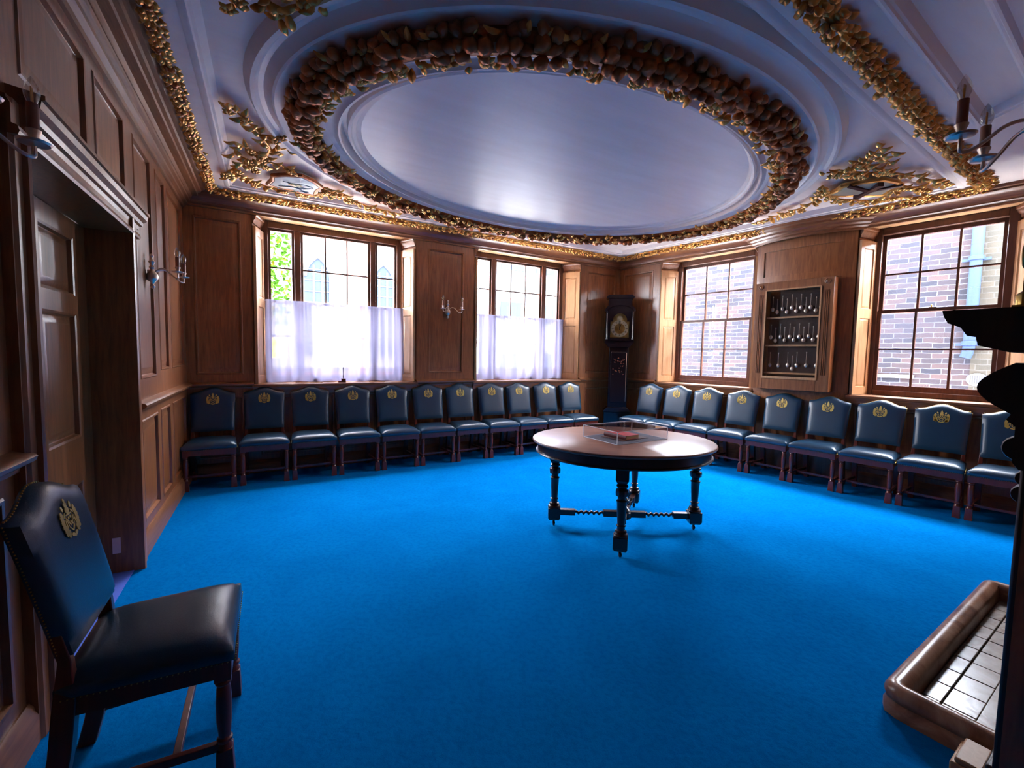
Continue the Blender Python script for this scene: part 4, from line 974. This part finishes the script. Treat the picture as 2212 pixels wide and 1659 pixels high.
# ------------------------------------------------------------------ sconces
def make_sconce():
    r=empty('wall_sconce',Matrix.Identity(4))
    mb=MB()   # half baluster body on the wall
    mb.lathe([(.003,-.125),(.014,-.118),(.018,-.105),(.008,-.092),(.014,-.08),(.032,-.062),(.038,-.04),(.034,-.018),(.018,0),(.012,.015),(.020,.03),(.010,.045),(.016,.06),(.022,.072),(.010,.085),(.008,.10),(.015,.112),(.010,.125),(.002,.13)],16,(0,-.028)); mb.build('body',SILVER,r,angle=40)
    mb=MB(); mb.lathe([(.012,0),(.012,-.03)],10,(0,0),'y'); mb.build('wall_rose',SILVER,r)
    for sx in (-1,1):
        mb=MB(); pts=[(sx*.01,-.05,0),(sx*.035,-.085,.022),(sx*.06,-.12,.012),(sx*.08,-.15,-.018),(sx*.10,-.18,-.045),(sx*.122,-.20,-.05),(sx*.135,-.20,-.035),(sx*.135,-.20,-.012)]
        Q=[]
        for i in range(len(pts)-1):
            p_=[Vector(pts[max(i-1,0)]),Vector(pts[i]),Vector(pts[i+1]),Vector(pts[min(i+2,len(pts)-1)])]
            for k in range(4):
                t=k/4; Q.append(.5*((2*p_[1])+(p_[2]-p_[0])*t+(2*p_[0]-5*p_[1]+4*p_[2]-p_[3])*t*t+(3*p_[1]-p_[0]-3*p_[2]+p_[3])*t**3))
        Q.append(Vector(pts[-1])); mb.tube(Q,.0055,8); ar=mb.build('arm',SILVER,r)
        mb=MB(); mb.lathe([(.006,-.016),(.034,-.010),(.038,-.004),(.034,-.002),(.008,-.006)],20,(sx*.135,-.20)); mb.lathe([(.008,-.008),(.013,.0),(.011,.01),(.016,.022),(.017,.028),(.0135,.03)],14,(sx*.135,-.20)); mb.build('drip_pan',SILVER,ar)
        mb=MB(); mb.lathe([(.0135,.025),(.0135,.10),(.011,.101)],14,(sx*.135,-.20)); mb.build('candle_tube',IVORY,ar)
        mb=MB(); mb.lathe([(.010,.101),(.0165,.118),(.018,.132),(.014,.150),(.006,.166),(.001,.174)],14,(sx*.135,-.20)); bu=mb.build('bulb',BULBG,ar)
        mb=MB(); mb.tube([(sx*.135-.004,-.20,.105),(sx*.135-.004,-.20,.145)],.002,5); mb.tube([(sx*.135+.004,-.20,.105),(sx*.135+.004,-.20,.145)],.002,5); mb.build('filament',BULBF,bu)
    return r
BULBG=thin_glass('bulb_glass',(.9,.88,.84,1),refl=.4)
sn=make_sconce(); first=True
for M_,lb in ((WC@T((.415,0,1.985)),'silver two-candle sconce on the lit left panelling beyond the door'),
              (WA@T((.085,0,2.035)),'silver two-candle sconce on the dark panel between the two curtained windows'),
              (WC@T((-1.98-.135,0,2.0)),'silver sconce near the left edge, its one visible candle beside the door head'),
              (WD@T((1.0,0,2.12)),'silver sconce at the right edge above the mantel shelf')):
    o=sn if first else copy_tree(sn); first=False; o.matrix_world=M_; tag(o,lb,'wall sconce','silver candle sconces')

# ------------------------------------------------------------------ fireplace and hearth
fp=empty('chimneypiece',WD,'dark carved oak chimneypiece with moulded mantel shelf at the right edge','fireplace')
ue=1.04
def mir(prof,name,mat=BLACKW,u0=-ue,u1=ue,bevel=0):
    mb=MB(); mb.prism(prof,u0,u1,axis='x'); return mb.build(name,mat,fp,angle=35)
mir([(0,1.455),(-.06,1.455),(-.075,1.46),(-.125,1.475),(-.13,1.50),(-.15,1.505),(-.165,1.53),(-.195,1.545),(-.205,1.565),(-.21,1.585),(0,1.585)],'mantel_shelf',u0=-ue-.09,u1=ue+.09)
fz=[(0,1.42)]+[(-.055-.077*sin(PI*i/12),1.425-.155*i/12) for i in range(13)]+[(0,1.27)]
mir(fz,'frieze',u0=-ue-.02,u1=ue+.02)
mir([(0,1.27),(-.06,1.27),(-.07,1.25),(-.05,1.23),(-.05,1.12),(-.035,1.10),(0,1.10)],'architrave',u0=-ue+.02,u1=ue-.02)
for sx in (-1,1):
    mb=MB(); a,b_=sorted((sx*.66,sx*(ue-.04))); mb.box(a,b_,-.035,0,0,1.12); mb.box(a-.01*0,b_,-.05,0,0,.13); mb.build('jamb',BLACKW,fp,bevel=.008)
    mb=MB(); x=sx*(ue-.10)
    for (z,y,r_) in ((1.16,-.042,.040),(1.125,-.02,.036),(1.07,-.022,.026),(1.02,-.024,.030),(.965,-.012,.022)):
        mb.lathe([(.001,x-.05),(r_*.9,x-.05),(r_,x-.04),(r_,x+.04),(r_*.9,x+.05),(.001,x+.05)],16,(y,z),'x')
    mb.build('scroll_bracket',BLACKW,fp)
mb=MB(); mb.box(-.62,.62,-.045,.5,0,.024); mb.box(-.62,.62,.5,.52,0,1.25); mb.box(-.64,-.62,0,.52,0,1.25); mb.box(.62,.64,0,.52,0,1.25); mb.box(-.64,.64,0,.52,1.22,1.25); mb.build('firebox_lining',BLACK,fp)
hb=empty('hearth',WD,'tiled hearth with rounded glazed kerb on the carpet before the chimneypiece','hearth')
hx0,hx1,hy=-.85,.82,-.38; kr=.045
def kpath(): return [(hx0,-.056),(hx0,hy+.06),(hx0+.018,hy+.018),(hx0+.06,hy),(hx1-.06,hy),(hx1-.018,hy+.018),(hx1,hy+.06),(hx1,-.056)]
kp=[(0,0),(0,.035),(.006,.045),(.010,.058),(.004,.066),(.0,.078),(.004,.098),(.016,.115),(.034,.122),(.055,.119),(.072,.106),(.08,.088),(.08,0)]
mb=MB(); mb.sweep(kpath(),kp,inward=1); mb.build('kerb',KERB,hb,angle=50)
mb=MB()

mb=MB(); mb.box(hx0+.07,hx1-.07,hy+.07,-.056,0,.020); mb.build('tile_bed',GROUT,hb)
k_=0
for i in range(10):
    for j in range(2):
        x0=hx0+.082+i*.1515; y0=hy+.082+[0,.062][j]; w_=[.058,.10][j]
        mb=MB(); mb.box(x0,x0+.148,y0,y0+w_,.018,.028+random.uniform(0,.0015)); mb.build('tile',TILE,hb,bevel=.003)
mb=MB(); mb.box(hx0+.085,hx1-.085,hy+.245,-.058,.018,.028); mb.build('inner_slab',TILE,hb)
o=MB().box(.845,1.0,-.13,-.052,0,.075).box(.85,.995,-.12,-.052,.075,.095).build('plinth_block',PALE,None,WD,bevel=.006); tag(o,'small pale wooden plinth block at the near end of the hearth kerb','block')
o=MB(); o.lathe([(.001,0),(.032,0),(.034,.01),(.034,.05),(.030,.058),(.020,.066),(.001,.068)],20); o=o.build('brass_canister',BRASS,None,WD@T((.90,-.06,1.586))); tag(o,'small brass lidded canister on the mantel shelf end','canister')
o=MB(); o.lathe([(.001,0),(.075,0),(.08,-.01),(.075,-.025),(.066,-.03),(.064,-.02),(.001,-.02)],28,(0,0),'y'); rd_=o.build('brass_disc',BRASS,None,WD@T((1.02,-.05,1.745))@Matrix.Scale(.5,4)); tag(rd_,'round brass rim standing upright above the mantel shelf','ornament')
st=MB(); st.box(-.07,.07,-.05,.05,-.316,-.295); st.box(-.012,.012,-.02,0,-.30,-.07); st.build('stand',BRASS,rd_)

# ------------------------------------------------------------------ small things on the sill
sp=empty('spindle_stand',WA@T((-1.28,.10,SILL)),'small dark spindle on a square wooden base on the left window sill','stand')
mb=MB(); mb.box(-.06,.03,-.03,.03,0,.016); mb.box(-.022,.03,-.022,.022,.016,.05); mb.build('base',MAH,sp,bevel=.002)
mb=MB(); mb.lathe([(.004,.05),(.006,.08),(.004,.10),(.005,.17),(.006,.185),(.001,.195)],8,(.002,0)); mb.build('spindle',BLACKW,sp)
for (x,l,lb) in ((-1.68,.30,'long thin wooden slat lying on the left window sill, left of the spindle'),(-.86,.20,'short thin wooden slat lying on the left window sill, right of the spindle')):
    o=MB().box(-l/2,l/2,-.02,.02,0,.008).build('wooden_slat',PALE,None,WA@T((x,.06,SILL+.0005))@Rz(.04)); tag(o,lb,'slat')

# ------------------------------------------------------------------ outside
def outer_box(name,mats,M,boxes,label,cat): pass
bw_=empty('brick_building',WB@T((0,2.5,0)),'dark brick wall of the neighbouring building beyond the right-hand windows','building')
mb=MB(); mb.box(-2.82,1.62,0,.4,-2,3.48); mb.build('wall',BRICK,bw_,smooth=False)
mb=MB(); mb.box(1.62,5.5,-.004,.4,-2,3.48); mb.build('return_wall',BRICKY,bw_,smooth=False)
mb=MB(); mb.box(-.6,1.05,-.03,0,1.18,1.235); tag(mb.build('ledge',STONE,bw_),'pale painted ledge')
mb=MB(); mb.lathe([(.001,-.014),(.105,-.014),(.11,-.006),(.11,0)],24,(1.70,1.20),'y',0); ve=mb.build('vent_cover',VENTP,bw_)
ve.scale=(1,1,.82); ve.location=(0,0,1.20*.18)
mb=MB(); 
for k in range(-3,4): mb.box(1.70+k*.022-.006,1.70+k*.022+.006,-.017,-.013,1.14,1.26)
mb.build('vent_slot',BLACK,bw_)
pp=empty('drainpipe',WB@T((1.60,2.42,0)),'blue-grey drainpipe on the brick wall outside the right-hand window','drainpipe')
mb=MB(); mb.tube([(0,0,1.62),(0,0,3.48)],.062,18); mb.tube([(-.03,0,1.50),(-.01,0,1.56),(0,0,1.66)],.06,16); mb.build('pipe',PIPE,pp)
for z in (2.86,1.70):
    mb=MB(); mb.lathe([(.064,z-.03),(.078,z-.025),(.078,z+.025),(.064,z+.03)],18); mb.box(-.14,.14,.02,.05,z-.035,z+.0); mb.build('bracket',PIPE,pp)
# pavement / ground outside
mb=MB(); mb.box(-30,30,-12,40,-1.3,-1.2); g=mb.build('ground',PAVE,None,WA@T((0,14,0))); tag(g,kind='structure')
# church beyond the left window
chp=empty('church',WA@T((0,13,0)),'pale stone church with tall gothic windows beyond the left window','church')
mb=MB(); mb.box(-6,6.4,0,.6,-1.2,9.5); mb.build('wall',STONE,chp,smooth=False)
def gothic(x,w,z0,z1):
    pts=[(x-w,z0),(x+w,z0),(x+w,z1)]+[(x+w-2*w*(1-cos(a)),z1+2*w*sin(a)*.95) for a in [PI/3*i/6 for i in range(1,7)]]+[(x-w+2*w*(1-cos(a)),z1+2*w*sin(a)*.95) for a in [PI/3*i/6 for i in range(5,-1,-1)]]
    mb=MB(); mb.prism(pts,-.05,.02,axis='y'); g=mb.build('gothic_window',LEADED,chp,smooth=False)
    mb=MB(); mb.tube([(p[0],-.06,p[1]) for p in pts[1:]],.09,6)
    for k in (-.33,.33): mb.tube([(x+k*w,-.06,z0),(x+k*w,-.06,z1+w*.9)],.04,5)
    z=z0
    while z<z1+w: mb.box(x-w,x+w,-.08,-.05,z,z+.035); z+=.42
    mb.build('tracery',STONE,g)
for x in (-3.1,-.15,2.35): gothic(x,.48,1.2,4.3)
mb=MB(); mb.box(-6,6.4,-.1,0,-1.2,.6); mb.build('brick_base',PINK,chp)
mb=MB(); mb.box(.9,1.6,-.12,0,-1.2,9.5); mb.build('pink_pilaster',PINK,chp)
# pale office building beyond the second window
ob=empty('office_building',WA@T((0,12,0)),'pale building with horizontal bands beyond the curtained window by the clock','building')
mb=MB(); mb.box(6.6,19,0,.6,-1.2,9.5); mb.build('wall',RENDER,ob,smooth=False)
for i in range(4):
    for j in range(3): mb=MB(); x=7.4+i*1.9; z=.6+j*2.35; mb.box(x,x+1.3,-.04,.02,z,z+.9); mb.build('window',LEADED,ob,smooth=False)
mb=MB(); 
for z in (.0,2.3,4.3): mb.box(6.6,19,-.12,0,z,z+.14)
mb.build('string_course',STONE,ob)
# tree at the left light
tr=empty('street_tree',WA@T((-1.85,6.5,-1.2)),'leafy green tree outside, behind the left pane of the left window','tree')
mb=MB(); mb.tube([(-.6,0,0),(-.55,0,2),(-.3,.1,4),(.1,0,5.6)],[.14,.12,.08,.03],8); mb.tube([(-.4,0,3),(.1,-.2,4.2),(.35,-.2,4.9)],[.05,.03,.01],6); mb.build('trunk',BARK,tr)
mb=MB(); rt=random.Random(9)
for k in range(900):
    a=rt.uniform(0,6.28); rr=rt.random()**.5*.95; z=4.6+rt.uniform(-1.3,1.6); p=Vector((-.25+rr*cos(a)*.75,rr*sin(a)*.8,z)); d=Vector((rt.uniform(-1,1),rt.uniform(-1,1),rt.uniform(-1,.4)))
    mb.leaf(p,d,(rt.uniform(-1,1),rt.uniform(-1,1),1),rt.uniform(.10,.17),rt.uniform(.07,.11),.2,1 if rt.random()<.12 else 0,th=.002)
mb.build('crown',[LEAF,LEAF2],tr,angle=60)
ys=empty('yellow_sign',WA@T((-1.78,6.0,-1.2)),'yellow panel on a post outside, seen through the left net curtain','sign')
MB().box(-.17,.17,-.02,.02,2.45,2.92).build('panel',YEL,ys); MB().box(-.03,.03,0,.05,0,2.5).build('post',PIPE,ys)

# ------------------------------------------------------------------ world and camera
w=bpy.data.worlds.new('World'); sc.world=w; w.use_nodes=True; nt=w.node_tree; nt.nodes.clear()
out=nt.nodes.new('ShaderNodeOutputWorld'); bg=nt.nodes.new('ShaderNodeBackground')
tc=nt.nodes.new('ShaderNodeTexCoord'); sx=nt.nodes.new('ShaderNodeSeparateXYZ'); rp_=nt.nodes.new('ShaderNodeValToRGB')
nt.links.new(tc.outputs['Generated'],sx.inputs[0]); nt.links.new(sx.outputs[2],rp_.inputs[0])
e=rp_.color_ramp.elements; e[0].position=0; e[0].color=(.62,.66,.74,1); e[1].position=.9; e[1].color=(.92,.97,1.12,1)
nt.links.new(rp_.outputs[0],bg.inputs[0]); bg.inputs[1].default_value=112.0; nt.links.new(bg.outputs[0],out.inputs[0])

cam=bpy.data.cameras.new('Camera'); co=bpy.data.objects.new('Camera',cam); COL.objects.link(co)
pt,ro=.066,.019; f=Vector((0,cos(pt),-sin(pt))); up=Vector((0,sin(pt),cos(pt))); X=Vector((1,0,0))
Rr=X*cos(ro)+up*sin(ro); Uu=-X*sin(ro)+up*cos(ro)
co.matrix_world=Matrix(((Rr.x,Uu.x,-f.x,0),(Rr.y,Uu.y,-f.y,0),(Rr.z,Uu.z,-f.z,1.42),(0,0,0,1)))
cam.sensor_width=36; cam.lens=950/2212*36; cam.clip_start=.02
sc.camera=co
sc.view_settings.view_transform='Standard'; sc.view_settings.look='None'; sc.view_settings.exposure=0.2; sc.view_settings.gamma=1
sc.cycles.max_bounces=12; sc.cycles.diffuse_bounces=8; sc.cycles.transparent_max_bounces=16; sc.cycles.glossy_bounces=4
